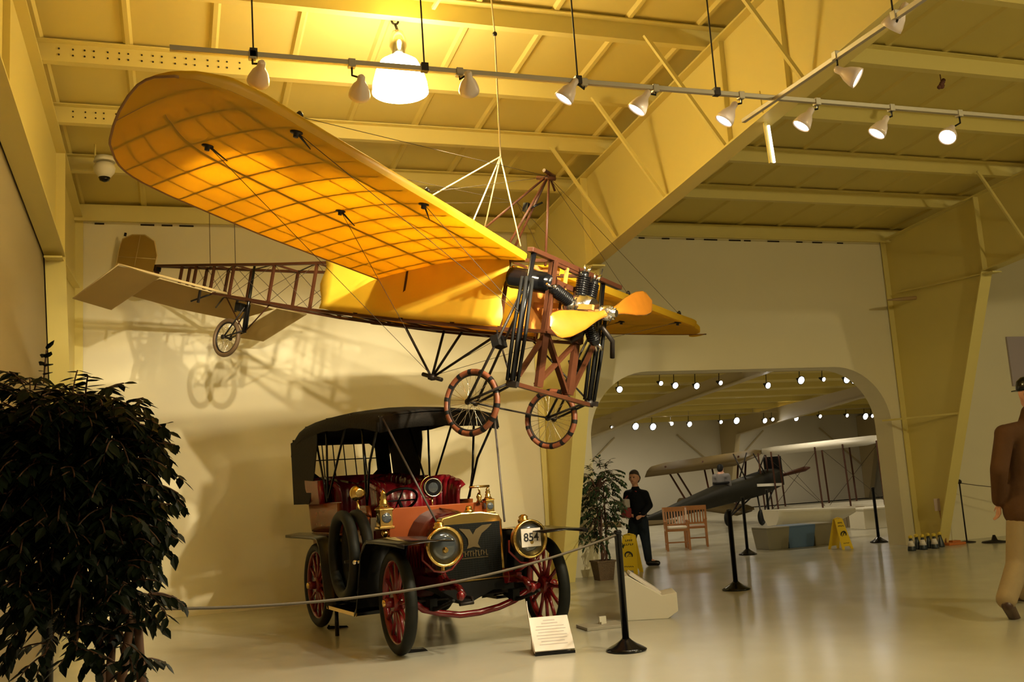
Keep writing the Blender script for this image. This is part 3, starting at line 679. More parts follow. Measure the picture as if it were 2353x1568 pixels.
# tail wheel
awheel(Vector((-4.93, 0, -.96)), .25, mat('tan_tyre', (.13, .08, .04), .6), False, 1)
g = AB(); g.tube([(-4.64, 0, .0), (-4.63, 0, -.52), (-4.62, 0, -.88)], [.016, .022, .03], 8); g.build('tail_post', BLACK, AP)
for sy in (-.05, .05):
    g = AB(); g.tube([(-4.62, sy*.5, -.86), (-4.93, sy, -.96)], .010, 6); g.tube([(-4.66, sy*.5, -.56), (-4.93, sy, -.96)], .010, 6); g.build('tail_fork', IRON, AP)
g = AB()
for k in range(5): g.tube([(-4.70+.02*k, .02, -.52), (-4.68+.02*k, .02, -.84)], .008, 5)
g.box((-4.78, 0, -.56), (.10, .08, .10)); g.build('tail_shock_cord', DULLBLACK, AP)
for e_ in ((-4.05, -.15, -.52), (-5.2, .1, -.42)): g = AB(); g.tube([e_, (-4.62, 0, -.88)], .009, 6); g.build('tail_brace', AIRWOOD, AP)
for x, z_ in ((-5.27, .0), (-4.4, .0), (-5.0, .0)): pass
# hanging lines from the roof
hk = atY(1137, 78, 7.62); kn = atY(1150, 360, 7.62)
AH = thing('hanging_rope', 'pale rope sling holding the monoplane from the roof', 'rope', kn)
g = MB(); g.tube([kn, hk, (hk.x-.02, hk.y, zroof(7.62)-.02)], .007, 6); g.build('main_rope', TAN, AH, world=True)
for a in ((-.16, -1.42, .10), (-1.75, -1.2, .0), (-.27, -.50, .10), (-1.75, .75, .0)):
    g = MB(); g.tube([kn, toworld(a)], .006, 6); g.build('sling_leg', TAN, AH, world=True)
g = MB(); g.sphere(hk, .022, 8, 6); g.build('eye_hook', IRON, AH, world=True)
for x, d in ((-5.5, .3), (-5.0, .4)):
    p = toworld((x, 0, -.05)); g = MB(); g.tube([p, (p.x, p.y, zroof(p.y)-.02)], .004, 5); tag(g.build('tail_hanging_wire', WIRE), 'thin wire holding the %s of the monoplane tail frame' % ('rear' if x < -5.2 else 'front'), 'wire', 'wires holding the tail')
# ------------------------------------------------------------------ the touring car
hd = radians(171.2); CO = Vector((2.563, 8.835, 0))
CR = thing('touring_car', 'antique red open touring car with black canvas top and brass lamps, under the monoplane', 'car', CO, (0, 0, pi/2-hd))
WB = 2.49
def carwheel(x, y, steer=0.):
    sg = -1 if y < 0 else 1; r = .457
    g = MB(); g.torus((0, 0, 0), r-.095, .020, (0, 1, 0), 48, 8, sq=1.6); w_ = g.build('wheel', WHEELRED, CR); w_.location = (x, y, r-.002); w_.rotation_euler = (0, 0, steer)
    g = MB(); q = []
    for k in range(10): a = 2*pi*k/10; q.append((r-.052+.052*cos(a), .055*sin(a)))
    rows = []
    for i in range(56):
        a = 2*pi*i/56; rows.append([(rr*cos(a), yy, rr*sin(a)) for rr, yy in q])
    g.grid(rows+[rows[0]], closed=True); g.build('tyre', TYREM, w_)
    for k in range(12):
        a = 2*pi*k/12; d = Vector((cos(a), 0, sin(a)))
        g = MB(); g.tube([d*.05, d*.2, d*.35], [.026, .017, .02], 8); g.build('spoke', WHEELRED, w_)
    g = MB(); g.lathe([(.075, -.05), (.085, -.02), (.085, .02), (.075, .05)], axis=(0, 1, 0), n=20); g.lathe([(.045, .04), (.045, .10), (.03, .12)], axis=(0, sg, 0), n=16)
    for k in range(12): a = 2*pi*(k+.5)/12; g.lathe([(.008, 0), (.008, .03)], (.065*cos(a), sg*.02, .065*sin(a)), (0, sg, 0), 6)
    g.build('hub', WHEELRED, w_)
    g = MB(); g.lathe([(.032, .10), (.032, .135), (.0, .14)], axis=(0, sg, 0), n=14); g.build('hub_cap', BRASS, w_)
carwheel(0, -.745, radians(-4)); carwheel(0, .765, radians(-4)); carwheel(-WB, -.72); carwheel(-WB, .72)
# chassis
for sy in (-1, 1):
    g = MB(); g.bar((-3.0, sy*.40, .58), (.30, sy*.33, .58), .05, .09); g.tube([(.28, sy*.33, .58), (.42, sy*.33, .56), (.50, sy*.33, .50)], .03, 8); g.build('frame_rail', CARRED, CR)
    g = MB()
    for k in range(4): n_ = 9; g.tube([(-.48+k*.07+(.98-k*.14)*i/n_, sy*.42, .47-k*.018-.10*sin(pi*i/n_)*(1-k*.12)) for i in range(n_+1)], .014, 6)
    g.box((0, sy*.42, .40), (.10, .07, .10)); g.build('front_spring', DULLBLACK, CR)
    g = MB()
    for k in range(4): n_ = 9; g.tube([(-WB-.55+k*.08+(1.1-k*.16)*i/n_, sy*.46, .48-k*.018-.10*sin(pi*i/n_)) for i in range(n_+1)], .014, 6)
    g.build('rear_spring', DULLBLACK, CR)
    g = MB(); g.lathe([(.07, -.03), (.07, .03)], (.08, sy*.33, .585), (0, 1, 0), 14); g.build('spring_bolt', WHEELRED, CR); g = MB(); g.lathe([(.03, 0), (.045, .02), (.03, .05)], (.50, sy*.33, .50), (0, sy, 0), 12); g.build('spring_shackle', WHEELRED, CR)
g = MB(); g.tube([(0, y, z) for y, z in ((-.70, .457), (-.60, .44), (-.50, .36), (-.35, .315), (-.15, .275), (.05, .275), (.25, .30), (.42, .345), (.55, .41), (.70, .457))], .030, 10); g.build('front_axle', WHEELRED, CR)
g = MB(); g.tube([(-.14, -.62, .42), (-.14, .62, .42)], .014, 8); g.build('tie_rod', IRON, CR)
g = MB(); g.tube([(-WB, -.68, .457), (-WB, .68, .457)], .04, 10); g.sphere((-WB, 0, .457), (.17, .15, .17), 16, 10); g.build('rear_axle', DULLBLACK, CR)
g = MB(); g.box((-.35, 0, .52), (.7, .5, .10)); g.prism([(.05, -.36, .52), (.05, -.20, .42), (.05, -.1, .36), (.05, .0, .40), (.05, .18, .47), (.05, .40, .46), (.05, .40, .56), (.05, -.36, .56)], (-.35, 0, 0)); g.sphere((-.9, 0, .36), (.35, .16, .10), 16, 8); g.build('undertray', DULLBLACK, CR)
g = MB(); g.tube([(.08, -.12, .44), (.22, -.12, .44), (.24, -.12, .40), (.26, -.26, .40)], .016, 8); g.build('starting_crank', IRON, CR)
# radiator
g = MB(); outl = [(-.32, .56), (.32, .56), (.32, 1.10), (.29, 1.155), (.10, 1.19), (-.10, 1.19), (-.29, 1.155), (-.32, 1.10)]
g.prism([(.04, y, z) for y, z in outl], (-.12, 0, 0)); rad = g.build('radiator_shell', BRASS, CR, bevel=.012)
core = mat('radiator_core', (.006, .007, .006), .6, spec=.15)
g = MB(); g.box((.043, 0, .835), (.014, .575, .51)); cr_ = g.build('radiator_core', core, rad)
g = MB()
for k in range(26): g.box((.0515, 0, .59+.0195*k), (.003, .57, .004))
for k in range(20): g.box((.0515, -.27+.0284*k, .835), (.003, .003, .50))
g.build('core_fins', mat('core_fin', (.012, .013, .012), .6, spec=.2), rad)
emb = mat('dull_brass_emblem', (.12, .085, .035), .6, metal=.5)
bird = [(-.14, 1.05), (-.03, 1.035), (.0, .985), (.03, 1.03), (.10, 1.065), (.20, 1.07), (.15, 1.03), (.09, .99), (.06, .94), (.045, .90), (.07, .86), (.0, .875), (-.07, .86), (-.05, .90), (-.055, .95), (-.09, 1.0)]
g = MB(); g.prism([(.054, y, z) for y, z in bird], (.006, 0, 0)); g.build('winged_emblem', emb, rad)
g = MB(); random.seed(3); y = -.115
while y < .15:
    h = random.choice([.05, .05, .06, .04]); g.box((.056, y, .815), (.006, .008, h)); g.box((.056, y+.008, .815+random.choice([-.022, 0, .02])), (.006, .018, .008)); y += .027
g.box((.055, .01, .775), (.005, .27, .006)); g.build('script_lettering', emb, rad)
g = MB(); g.lathe([(.045, 1.185), (.045, 1.21), (.03, 1.215), (.03, 1.24), (.015, 1.25)], (0, 0, 0), n=16); g.build('radiator_cap', BRASS, rad)
# hood + cowl
def loft(secs): return [[Vector(p) for p in s_] for s_ in secs]
def arch(x, hw_, z0, z1, n=14, sharp=.75):
    r = []
    for i in range(n+1):
        a = pi*i/n; r.append((x, -hw_*math.copysign(abs(cos(a))**sharp, cos(a)), z0+(z1-z0)*abs(sin(a))**sharp if 0 < i < n else z0))
    return r
g = MB(); g.grid([arch(-.08, .31, .60, 1.165), arch(-.38, .35, .60, 1.19), arch(-.68, .40, .60, 1.225)]); h = g.build('hood', CARRED, CR, solid=.01)
g = MB(); g.tube([(x, 0, 1.17+(-.08-x)*.1+.006) for x in (-.08, -.38, -.68)], .007, 6)
g.build('hood_hinge', BRASS, h)
for sy in (-1, 1):
    for k in range(9): g = MB(); g.box((-.18-.05*k, sy*(.330+.009*k), .80), (.012, .016, .2)); g.build('louvre', CARRED, h)
g = MB(); o_ = [(-.54, .62), (.54, .62), (.54, 1.20), (.47, 1.265), (-.47, 1.265), (-.54, 1.20)]
g.prism([(-.68, y, z) for y, z in o_], (-.05, 0, 0)); g.build('dashboard', CARORANGE, CR, bevel=.008)
# floor + running gear skirts
g = MB(); g.box((-1.9, 0, .70), (2.4, .90, .12)); g.box((-1.25, 0, .52), (1.1, .95, .26)); g.build('body_sill', CARRED, CR, bevel=.01)
def ushape(xb, xf, hw_, n=10):
    pts = [(xf, -hw_), ]; rr = min(.28, hw_*.7)
    for i in range(n+1): a = pi/2*i/n; pts.append((xb+rr-rr*sin(a), -hw_+rr-rr*cos(a)))
    for i in range(n+1): a = pi/2*i/n; pts.append((xb+rr-rr*cos(a), hw_-rr+rr*sin(a)))
    pts.append((xf, hw_)); out = []
    for (a, b_) in zip(pts, pts[1:]):
        seg = max(1, int(math.dist(a, b_)/.05))
        for k in range(seg): t = k/seg; out.append((a[0]+(b_[0]-a[0])*t, a[1]+(b_[1]-a[1])*t))
    return out+[pts[-1]]
def tub(name, xb, xf, hw_, zs, material, topf=lambda i, n: 0., flare=.0, th=.035):
    us = ushape(xb, xf, hw_); n = len(us); c = Vector(((xb+xf)/2, 0))
    rows = []
    for zi, z in enumerate(zs):
        t = zi/(len(zs)-1); k = 1+flare*t
        rows.append([((x-xf)*k+xf, y*k, z+(topf(i, n)*t)) for i, (x, y) in enumerate(us)])
    g = MB(); g.grid(rows); return g.build(name, material, CR, solid=th, off=-1)
tub('rear_body', -3.30, -1.98, .56, [.66, .8, 1.0, 1.02], CARORANGE, flare=.03)
o = tub('rear_tub', -3.34, -2.0, .575, [1.02, 1.1, 1.2, 1.34], CARORANGE, flare=.03)
hump = lambda i, n: .0
tub('rear_rail', -3.33, -2.55, .60, [1.34, 1.45, 1.60], LEATHER, topf=lambda i, n: .06*sin(pi*i/(n-1))**2, flare=.03, th=.06)
tub('front_body', -1.95, -1.0, .53, [.66, .85, 1.05], CARRED, flare=.02)
tub('front_seat_panel', -1.72, -1.15, .54, [1.0, 1.2, 1.30], CARORANGE, flare=.03)
def tufted(name, xb, xf, hw_, z0, z1, hum):
    us = ushape(xb, xf, hw_, 14); rows = []
    n = len(us); 
    for j in range(13):
        t = j/12; z = z0+(z1+hum(n)[0]*0-z0)*t; r = []
        for i, (x, y) in enumerate(us):
            s_ = i*.05; rib = .040*abs(sin(s_*pi/.15)); edge = sin(pi*min(1, t*1.0))**.3 if 0 < t < 1 else 0
            dx, dy = (xf-x)*.10, -y*.10; k = (rib+.05)*edge
            nn = Vector((.5 if x < xf-.1 else 0, -y, 0)); nn = nn.normalized() if nn.length > 0 else nn
            r.append((x+nn.x*k, y+nn.y*k, z+hum(n)[i]*t))
        rows.append(r)
    g = MB(); g.grid(rows); return g.build(name, LEATHER, CR, solid=.05, off=1)
hf = lambda n: [.10*max(0, sin(2*pi*i/(n-1)*1.0-0))**.8 if i < n/2 else .10*max(0, sin(2*pi*(i-n/2)/(n-1)))**.8 for i in range(n)]
tufted('front_backrest', -1.66, -1.12, .50, 1.02, 1.44, hf)
tufted('rear_backrest', -3.28, -2.45, .53, 1.02, 1.52, hf)
for nm, x, w_, z in (('front_cushion', -1.35, .86, 1.0), ('rear_cushion', -2.85, .92, 1.0)):
    g = MB(); g.box((x, 0, z), (.52, w_, .16)); 
    for k in range(8): g.tube([(x+.26, -w_/2+.06+k*w_/8.6, z), (x+.27, -w_/2+.06+k*w_/8.6, z+.08), (x, -w_/2+.06+k*w_/8.6, z+.09), (x-.2, -w_/2+.06+k*w_/8.6, z+.08)], .05, 8)
    g.build(nm, LEATHER, CR, bevel=.03)
g = MB(); g.box((-1.0, -.56, 1.0), (.45, .02, .36)); g.build('side_panel', CARRED, CR, bevel=.006)
g = MB(); g.bar((-1.98, -.575, .98), (-3.25, -.585, .98), .012, .02); g.bar((-1.98, -.585, 1.34), (-3.2, -.60, 1.34), .012, .015); g.bar((-2.5, -.59, .70), (-2.5, -.59, 1.32), .01, .012); g.build('belt_moulding', WHEELRED, CR)
# fenders
def fender(sy, xs_zs, y0, y1, name):
    g = MB(); rows = [[(x, sy*y0, z), (x, sy*((y0+y1)/2), z+.012), (x, sy*y1, z-.002), (x, sy*y1, z-.03)] for x, z in xs_zs]
    g.grid(rows); return g.build(name, BLACK, CR, solid=.008)
ff = [(.62, .975), (.45, .985), (.2, .99), (-.1, 1.0), (-.32, .995), (-.42, .96), (-.50, .86), (-.56, .70), (-.62, .50), (-.68, .36), (-.75, .31)]
rf = [(-3.18, 1.0), (-2.9, .998), (-2.5, 1.0), (-2.1, 1.0), (-1.93, .985), (-1.85, .93), (-1.79, .80), (-1.74, .6), (-1.68, .42), (-1.58, .31)]
for sy in (-1, 1):
    fender(sy, ff, .44, .90, 'front_fender'); fender(sy, rf, .58, .90, 'rear_fender')
    g = MB(); g.prism([(-.42, sy*.45, .96), (-.75, sy*.45, .31), (-.75, sy*.45, .6), (-.66, sy*.45, .98)], (0, sy*.012, 0)); g.build('fender_apron', BLACK, CR)
    g = MB(); g.box((-1.17, sy*.74, .30), (.90, .30, .03)); rb = g.build('running_board', BLACK, CR)
    g = MB(); g.box((-1.17, sy*.893, .30), (.92, .012, .035)); g.build('brass_edging', BRASS, rb)
    g = MB(); g.tube([(.62, sy*.90, .975), (.2, sy*.90, .985), (-.32, sy*.90, .99), (-.50, sy*.90, .86), (-.62, sy*.9, .5)], .008, 6); g.build('fender_bead', IRON, CR)
# spare tyres on the right side
for k, (x, y) in enumerate(((-1.0, -.76), (-1.08, -.875))):
    g = MB(); g.torus((x, y, .835), .385, .055, (.04, 1, 0), 56, 12); tag(g.build('spare_tyre', TYREM, CR))
g = MB(); g.tube([(-.95, -.60, .78), (-.92, -.92, .78)], .014, 8); g.box((-.62, -.86, .78), (.03, .12, .03)); g.build('tyre_bracket', IRON, CR)
g = MB(); g.tube([(-.60, -.75, .79), (-.60, -.92, .79)], .014, 8); g.sphere((-.60, -.92, .79), .025); g.build('bracket_knob', CHROME, CR)
# headlamps
def headlamp(x, y, z, r, sign=False):
    g = MB(); g.lathe([(.02, -.20), (.06, -.19), (.08, -.14), (r*.78, -.10), (r*.92, -.04), (r, .02), (r*1.06, .035), (r*1.06, .06), (r*.93, .065), (r*.93, .03)], (0, 0, 0), (1, 0, 0), 32)
    h = g.build('headlamp', BRASS, CR); h.location = (x, y, z)
    g = MB(); g.lathe([(.0, -.06), (r*.5, -.045), (r*.92, .03)], (0, 0, 0), (1, 0, 0), 28); g.build('reflector', CHROME, h)
    g = MB(); g.lathe([(.0, .052), (r*.5, .047), (r*.94, .035)], (0, 0, 0), (1, 0, 0), 28); g.build('lens', GLASSD, h)
    g = MB(); g.lathe([(.022, 0), (.03, .03), (.018, .06)], (.02, 0, -.03), (1, 0, 0), 12); g.build('burner', BRASS, h)
    g = MB(); g.lathe([(.05, .0), (.055, .03), (.04, .04), (.045, .06), (.02, .08)], (-.06, 0, r*.85), n=16); g.build('chimney', BRASS, h)
    g = MB(); g.tube([(-.02, -r*1.1, 0), (-.02, -r*1.15, -.1), (-.02, -r*.5, -r*1.25), (-.02, 0, -r*1.35), (-.02, r*.5, -r*1.25), (-.02, r*1.15, -.1), (-.02, r*1.1, 0)], .011, 6); g.tube([(-.02, 0, -r*1.35), (-.12, -math.copysign(.08, y), .62-z)], .018, 8); g.build('lamp_fork', WHEELRED, h)
    return h
headlamp(.33, -.425, .92, .165); hl = headlamp(.33, .425, .92, .165)
g = MB(); g.box((.076, -.005, .012), (.004, .20, .165)); card = g.build('number_card', WHITE, hl)
cu_ = bpy.data.curves.new('card_number', 'FONT'); cu_.body = '854'; cu_.size = .105; cu_.align_x = 'CENTER'; cu_.align_y = 'CENTER'; cu_.extrude = .001; cu_.offset = .0015
ct = bpy.data.objects.new('card_number', cu_); COL.objects.link(ct); bpy.context.view_layer.update()
mt_ = bpy.data.meshes.new_from_object(ct.evaluated_get(bpy.context.evaluated_depsgraph_get())); bpy.data.objects.remove(ct)
ct = bpy.data.objects.new('card_number', mt_); COL.objects.link(ct); mt_.materials.clear(); mt_.materials.append(INK)
ct.parent = card; ct.location = (.080, -.005, .012); ct.rotation_euler = (pi/2, 0, pi/2)
# side lanterns, small lamps, horn
def lantern(x, y, z, k=1.):
    g = MB(); g.box((0, 0, 0), (.10*k, .10*k, .13*k)); g.box((0, 0, -.075*k), (.12*k, .12*k, .02*k)); g.box((0, 0, .072*k), (.12*k, .12*k, .018*k), taper=.8)
    h = g.build('side_lantern', BRASS, CR, bevel=.004); h.location = (x, y, z)
    g = MB(); g.lathe([(.05*k, .08*k), (.03*k, .11*k), (.034*k, .125*k), (.022*k, .14*k), (.030*k, .155*k), (.018*k, .175*k), (.024*k, .185*k), (.004, .215*k)], n=16); g.build('lantern_chimney', BRASS, h); g = MB(); g.lathe([(.02*k, -.09*k), (.03*k, -.12*k), (.015*k, -.15*k)], n=14); g.build('lantern_finial', BRASS, h)
    g = MB(); g.lathe([(.001, .055*k), (.035*k, .054*k), (.04*k, .05*k)], axis=(1, 0, 0), n=18); g.lathe([(.001, .055*k), (.035*k, .054*k), (.04*k, .05*k)], axis=(0, -1, 0), n=18); g.build('lantern_glass', GLASSD, h)
    g = MB(); g.tube([(0, 0, -.12*k), (-.02, -math.copysign(.05, y), -.13*k)], .01, 6); g.build('lantern_bracket', BRASS, h)
lantern(-.64, -.60, 1.18, 1.25); lantern(-.64, .52, 1.22, .9)
g = MB(); g.lathe([(.03, -.12), (.07, -.10), (.095, -.02), (.10, .02), (.085, .03)], (0, 0, 0), (1, -.1, 0), 24); sl = g.build('spot_lamp', BLACK, CR); sl.location = (-.70, -.06, 1.44)
g = MB(); g.torus((.028, -.003, 0), .088, .008, (1, -.1, 0), 28, 8); g.build('lamp_rim', CHROME, sl); g = MB(); g.lathe([(.0, .034), (.05, .03), (.085, .022)], (0, 0, 0), (1, -.1, 0), 24); g.build('lens', GLASSD, sl)
g = MB(); g.tube([(-.02, 0, -.09), (-.02, 0, -.20)], .009, 6); g.torus((-.02, 0, 0), .115, .006, (1, 0, 0), 20, 6, pi*.55, pi*1.45); g.build('lamp_stem', BRASS, sl)
g = MB(); g.sphere((0, 0, 0), (.07, .078, .078), 16, 12); g.lathe([(.05, .04), (.06, .075), (.035, .08)], axis=(1, 0, 0), n=16); bl = g.build('brass_bulb_lamp', BRASS, CR); bl.location = (-1.0, -.74, 1.43)
g = MB(); g.tube([(0, 0, -.07), (0, .01, -.18), (-.02, .14, -.24)], .012, 8); g.build('lamp_stem', BRASS, bl)
g = MB(); g.tube([(-.64, .42, 1.26), (-.62, .42, 1.36), (-.60, .40, 1.42)], .010, 8); g.tube([(-.60, .30, 1.42), (-.60, .52, 1.42)], .012, 8); g.lathe([(.035, 0), (.02, .03), (.03, .06), (.01, .1)], (-.64, .42, 1.26), n=12); g.build('brass_horn', BRASS, CR)
# steering
g = MB(); g.torus((-1.02, -.30, 1.33), .19, .014, (-.62, 0, .78), 32, 8); g.tube([(-1.02, -.30, 1.33), (-.62, -.28, .92)], .018, 8)
for a in range(4): g.tube([(-1.02, -.30, 1.33), Vector((-1.02, -.30, 1.33))+Vector((-.62, 0, .78)).to_track_quat('Z', 'Y') @ Vector((.18*cos(a*pi/2), .18*sin(a*pi/2), 0))], .008, 5)
g.build('steering_wheel', DULLBLACK, CR)
# canvas top
tops = [(-.56, 2.15), (-.64, 2.175), (-1.0, 2.22), (-1.45, 2.265), (-1.9, 2.285), (-2.35, 2.295), (-2.8, 2.29), (-3.2, 2.27), (-3.5, 2.225), (-3.68, 2.16), (-3.76, 2.08)]
g = MB(); rows = []
for i, (x, z) in enumerate(tops):
    d = .16 if i > 0 else .14; w_ = .64
    rows.append([(x, -w_-.01, z-d-.012*sin(x*9)), (x, -w_, z-.06), (x, -w_+.03, z-.015), (x, -.45, z+.02), (x, -.2, z+.045), (x, 0, z+.05), (x, .2, z+.045), (x, .45, z+.02), (x, w_-.03, z-.015), (x, w_, z-.06), (x, w_+.01, z-d-.012*sin(x*8+1))])
g.grid(rows); cv = g.build('canvas_top', CANVAS, CR, solid=.012)
g = MB(); g.grid([[(-.555, y, 2.14+.045*(1-(y/.64)**2)) for y in (-.64, -.45, -.2, 0, .2, .45, .64)], [(-.56, y, 1.99+.055*(1-(abs(y)/.64)**3)) for y in (-.64, -.45, -.2, 0, .2, .45, .64)]]); g.build('front_valance', CANVAS, cv, solid=.012)
# rear curtain with a window
g = MB()
def rc(y, z): t = (z-1.34)/(2.10-1.34); return (-3.58-.17*t, y, z)
W0, W1, Z0, Z1 = -.40, .44, 1.66, 2.06
ysx = [-.63, -.52, W0, W0+.07, -.1, .15, W1-.07, W1, .54, .63]
def win_lo(y): return Z0 + (.06 if (abs(y-W0) < 1e-6 or abs(y-W1) < 1e-6) else 0)
def win_hi(y): return Z1 - (.06 if (abs(y-W0) < 1e-6 or abs(y-W1) < 1e-6) else 0)
for a, b_ in zip(ysx, ysx[1:]):
    if a >= W0-1e-6 and b_ <= W1+1e-6:
        g._add([rc(a, 1.34), rc(b_, 1.34), rc(b_, win_lo(b_)), rc(a, win_lo(a))], [(0, 1, 2, 3)]); g._add([rc(a, win_hi(a)), rc(b_, win_hi(b_)), rc(b_, 2.14), rc(a, 2.14)], [(0, 1, 2, 3)])
    else: g._add([rc(a, 1.34), rc(b_, 1.34), rc(b_, 2.14), rc(a, 2.14)], [(0, 1, 2, 3)])
rcv = g.build('rear_curtain', CANVAS, CR, solid=.01)
g = MB()
for k in range(5): y = W0+.14*(k+1); g.tube([rc(y, Z0), rc(y, Z1)], .008, 6)
g.tube([rc(W0, (Z0+Z1)/2+.01), rc(W1, (Z0+Z1)/2+.01)], .008, 6); g.build('window_bars', BLACK, rcv)
for sy in (-1, 1):
    g = MB(); g.prism([(-3.76, sy*.645, 2.10), (-3.62, sy*.665, 1.34), (-2.95, sy*.665, 1.34), (-2.78, sy*.655, 1.60), (-2.62, sy*.645, 2.02), (-2.62, sy*.64, 2.20)], (0, sy*.01, 0)); g.build('quarter_curtain', CANVAS, CR)
# bows and straps
for sy in (-1, 1):
    for pts, nm in (([(-2.35, .62, 2.2), (-2.38, .62, 1.35)], 'top_bow'), ([(-1.6, .62, 2.2), (-2.35, .62, 1.40)], 'top_bow'), ([(-2.9, .6, 2.2), (-2.40, .62, 1.36)], 'top_bow'),
                    ([(-.62, .63, 2.08), (-1.0, .60, 1.72), (-1.16, .575, 1.40), (-1.22, .57, 1.30)], 'prop_iron'), ([(-1.1, .63, 2.12), (-1.14, .60, 1.58), (-1.20, .575, 1.32)], 'prop_iron')):
        g = MB(); g.tube([(x, sy*y, z) for x, y, z in pts], .013, 8); g.build(nm, BLACK, CR)
    g = MB(); g.tube([(-.57, sy*.61, 2.15), (.06, sy*.335, 1.08)], .010, 6); g.build('top_strap', mat('dark_strap', (.06, .05, .045), .6), CR)
for x in (-.62, -1.5, -2.35, -3.2): g = MB(); g.tube([(x, y, lerp(sorted(tops), x)-.02+.05*(1-(y/.62)**2)) for y in (-.62, -.4, -.2, 0, .2, .4, .62)], .014, 8); g.build('roof_bow', BLACK, CR)
# ------------------------------------------------------------------ barrier posts and ropes
def barrier(loc, label, h=.975, k=1.):
    t = thing('barrier_post', label, 'barrier post', loc, group='black rope barrier posts')
    g = MB(); g.lathe([(.15*k, 0), (.155*k, .012), (.13*k, .03), (.085*k, .055), (.045*k, .085), (.032*k, .10)], n=28); g.build('base', BLACK, t)
    g = MB(); g.lathe([(.027*k, .08), (.027*k, h-.03), (.031*k, h-.03), (.031*k, h-.01), (.022*k, h)], n=16); g.build('pole', BLACK, t)
    g = MB(); g.torus((0, .032, h-.05), .014, .004, (1, 0, 0), 12, 6); g.build('ring', IRON, t)
    return t
s1 = atZ(1440, 1496); s2 = atZ(1692, 1356); s3 = atZ(2020, 1247)
b1 = barrier(s1, 'nearest black barrier post, right of the white sign on the floor', .985, 1.1)
b2 = barrier(s2, 'middle black barrier post standing alone on the shiny floor', .96, 1.1)
b3 = barrier(s3, 'far black barrier post before the right side of the arch', .97)
s0 = atZ(110, 1372, .98); s0.z = 0
b0 = barrier(s0, 'black barrier post partly hidden by the big dark ficus at left', .985, 1.1)
s4 = atY(1716, 1250, 14.6); s4.z = 0; b4 = barrier(s4, 'barrier post in the arch beside the dark biplane wheel', .97)
s5 = atY(1769, 1205, 17.5); s5.z = 0; b5 = barrier(s5, 'slim dark post under the propeller of the biplane', 1.0)
def rope(name, a, b_, sag, label, r=.008, n=24):
    a, b_ = Vector(a), Vector(b_); g = MB(); g.tube([a.lerp(b_, i/n)-Vector((0, 0, 4*sag*(i/n)*(1-i/n))) for i in range(n+1)], r, 6)
    return tag(g.build(name, ROPE), label, 'rope', 'barrier ropes')
rope('barrier_rope', s1+Vector((0, 0, .95)), s0+Vector((0, 0, .93)), .20, 'long sagging rope across the front of the red car', .010)
rope('barrier_rope', s1+Vector((0, 0, .95)), (5.35, 12.9, .62), .06, 'rope from the nearest barrier post back to the wall by the ficus', .007)
pthin = atZ(2222, 1247); t = thing('barrier_stand', 'thin dark rope stand by the white wall at right', 'barrier post', pthin)
g = MB(); g.tube([(0, 0, 0), (0, 0, 1.0)], .012, 6); g.sphere((0, 0, 1.0), .04, 10, 8); g.build('pole', IRON, t); g = MB(); g.lathe([(.14, 0), (.14, .012), (.02, .03)], n=20); g.build('base', IRON, t)
rope('barrier_rope', pthin+Vector((0, 0, .98)), pthin+Vector((3.2, -1.2, .95)), .18, 'thin rope hanging from the slim stand toward the walking man', .007)
t = thing('floor_stand', 'small dark flat stand on the floor beside the walking man', 'stand', atZ(2286, 1247)); g = MB(); g.lathe([(.20, 0), (.19, .02), (.05, .04), (.02, .12)], n=20); g.build('base', IRON, t)

# ------------------------------------------------------------------ signs, podium
sp = atZ(1283, 1503)
t = thing('information_sign', 'white slanted information board on the floor before the car wheel', 'sign', sp, (0, 0, radians(-10)))
tilt = Matrix.Rotation(radians(52), 3, 'X')
cen = Vector((-.03, .10, .155))
g = MB(); g.box(cen, (.34, .34, .014), rot=Matrix.Rotation(radians(46), 3, 'X')); bd_ = g.build('board', WHITE, t, bevel=.003)
g = MB(); g.box((-.03, .02, .012), (.34, .10, .024)); g.build('foot', BLACK, t)
g = MB(); g.prism([(-.205, -.01, .02), (-.205, .225, .30), (-.205, .235, .42), (-.205, .215, .36)], (.006, 0, 0)); g.prism([(-.18, .05, .0), (-.18, .30, .0), (-.18, .21, .27)], (.3, 0, 0)); g.build('back_support', WHITE, t)
g = MB(); rx = Matrix.Rotation(radians(46), 3, 'X'); random.seed(8)
PALEINK = mat('faint_grey_print', (.62, .56, .55), .7)
for k, wd in enumerate((.10, .14, .24, .26, .22, .26, .25, .2, .24)):
    g.box(cen+rx @ Vector((0, .13-.03*k, .0085)), (wd, .006 if k > 1 else .010, .001), rot=rx)
g.build('printed_lines', PALEINK, bd_)
pa = atZ(1437, 1428); pb = atZ(1560, 1421)
t = thing('display_box', 'low white slanted display box behind the nearest barrier post', 'display box', pa)
dx_ = (pb-pa); an = math.atan2(dx_.y, dx_.x); t.rotation_euler = (0, 0, an); L_ = dx_.length
prof = [(0, .0), (0, .43), (.10*L_/.5*.5, .44), (L_*.72, .23), (L_, .25), (L_, .07), (L_*.80, .0)]
g = MB(); g.prism([(x, 0, z) for x, z in prof], (0, .42, 0)); g.build('case', PODW, t, bevel=.006)
g = MB(); a_ = Vector((.08, .03, .455)); b__ = Vector((L_*.70, .03, .245)); g.bar(a_+Vector((0, .17, 0)), b__+Vector((0, .17, 0)), .34, .03); g.build('sloping_panel', mat('white_panel', (.75, .70, .66), .4), t, bevel=.004)
t = thing('floor_plinth', 'flat grey plinth lying left of the white display box', 'plinth', atZ(1392, 1445), (0, 0, radians(-2)))
g = MB(); g.box((.0, .10, .015), (.42, .30, .03)); g.build('slab', mat('grey_slab', (.36, .33, .26), .5), t, bevel=.004)
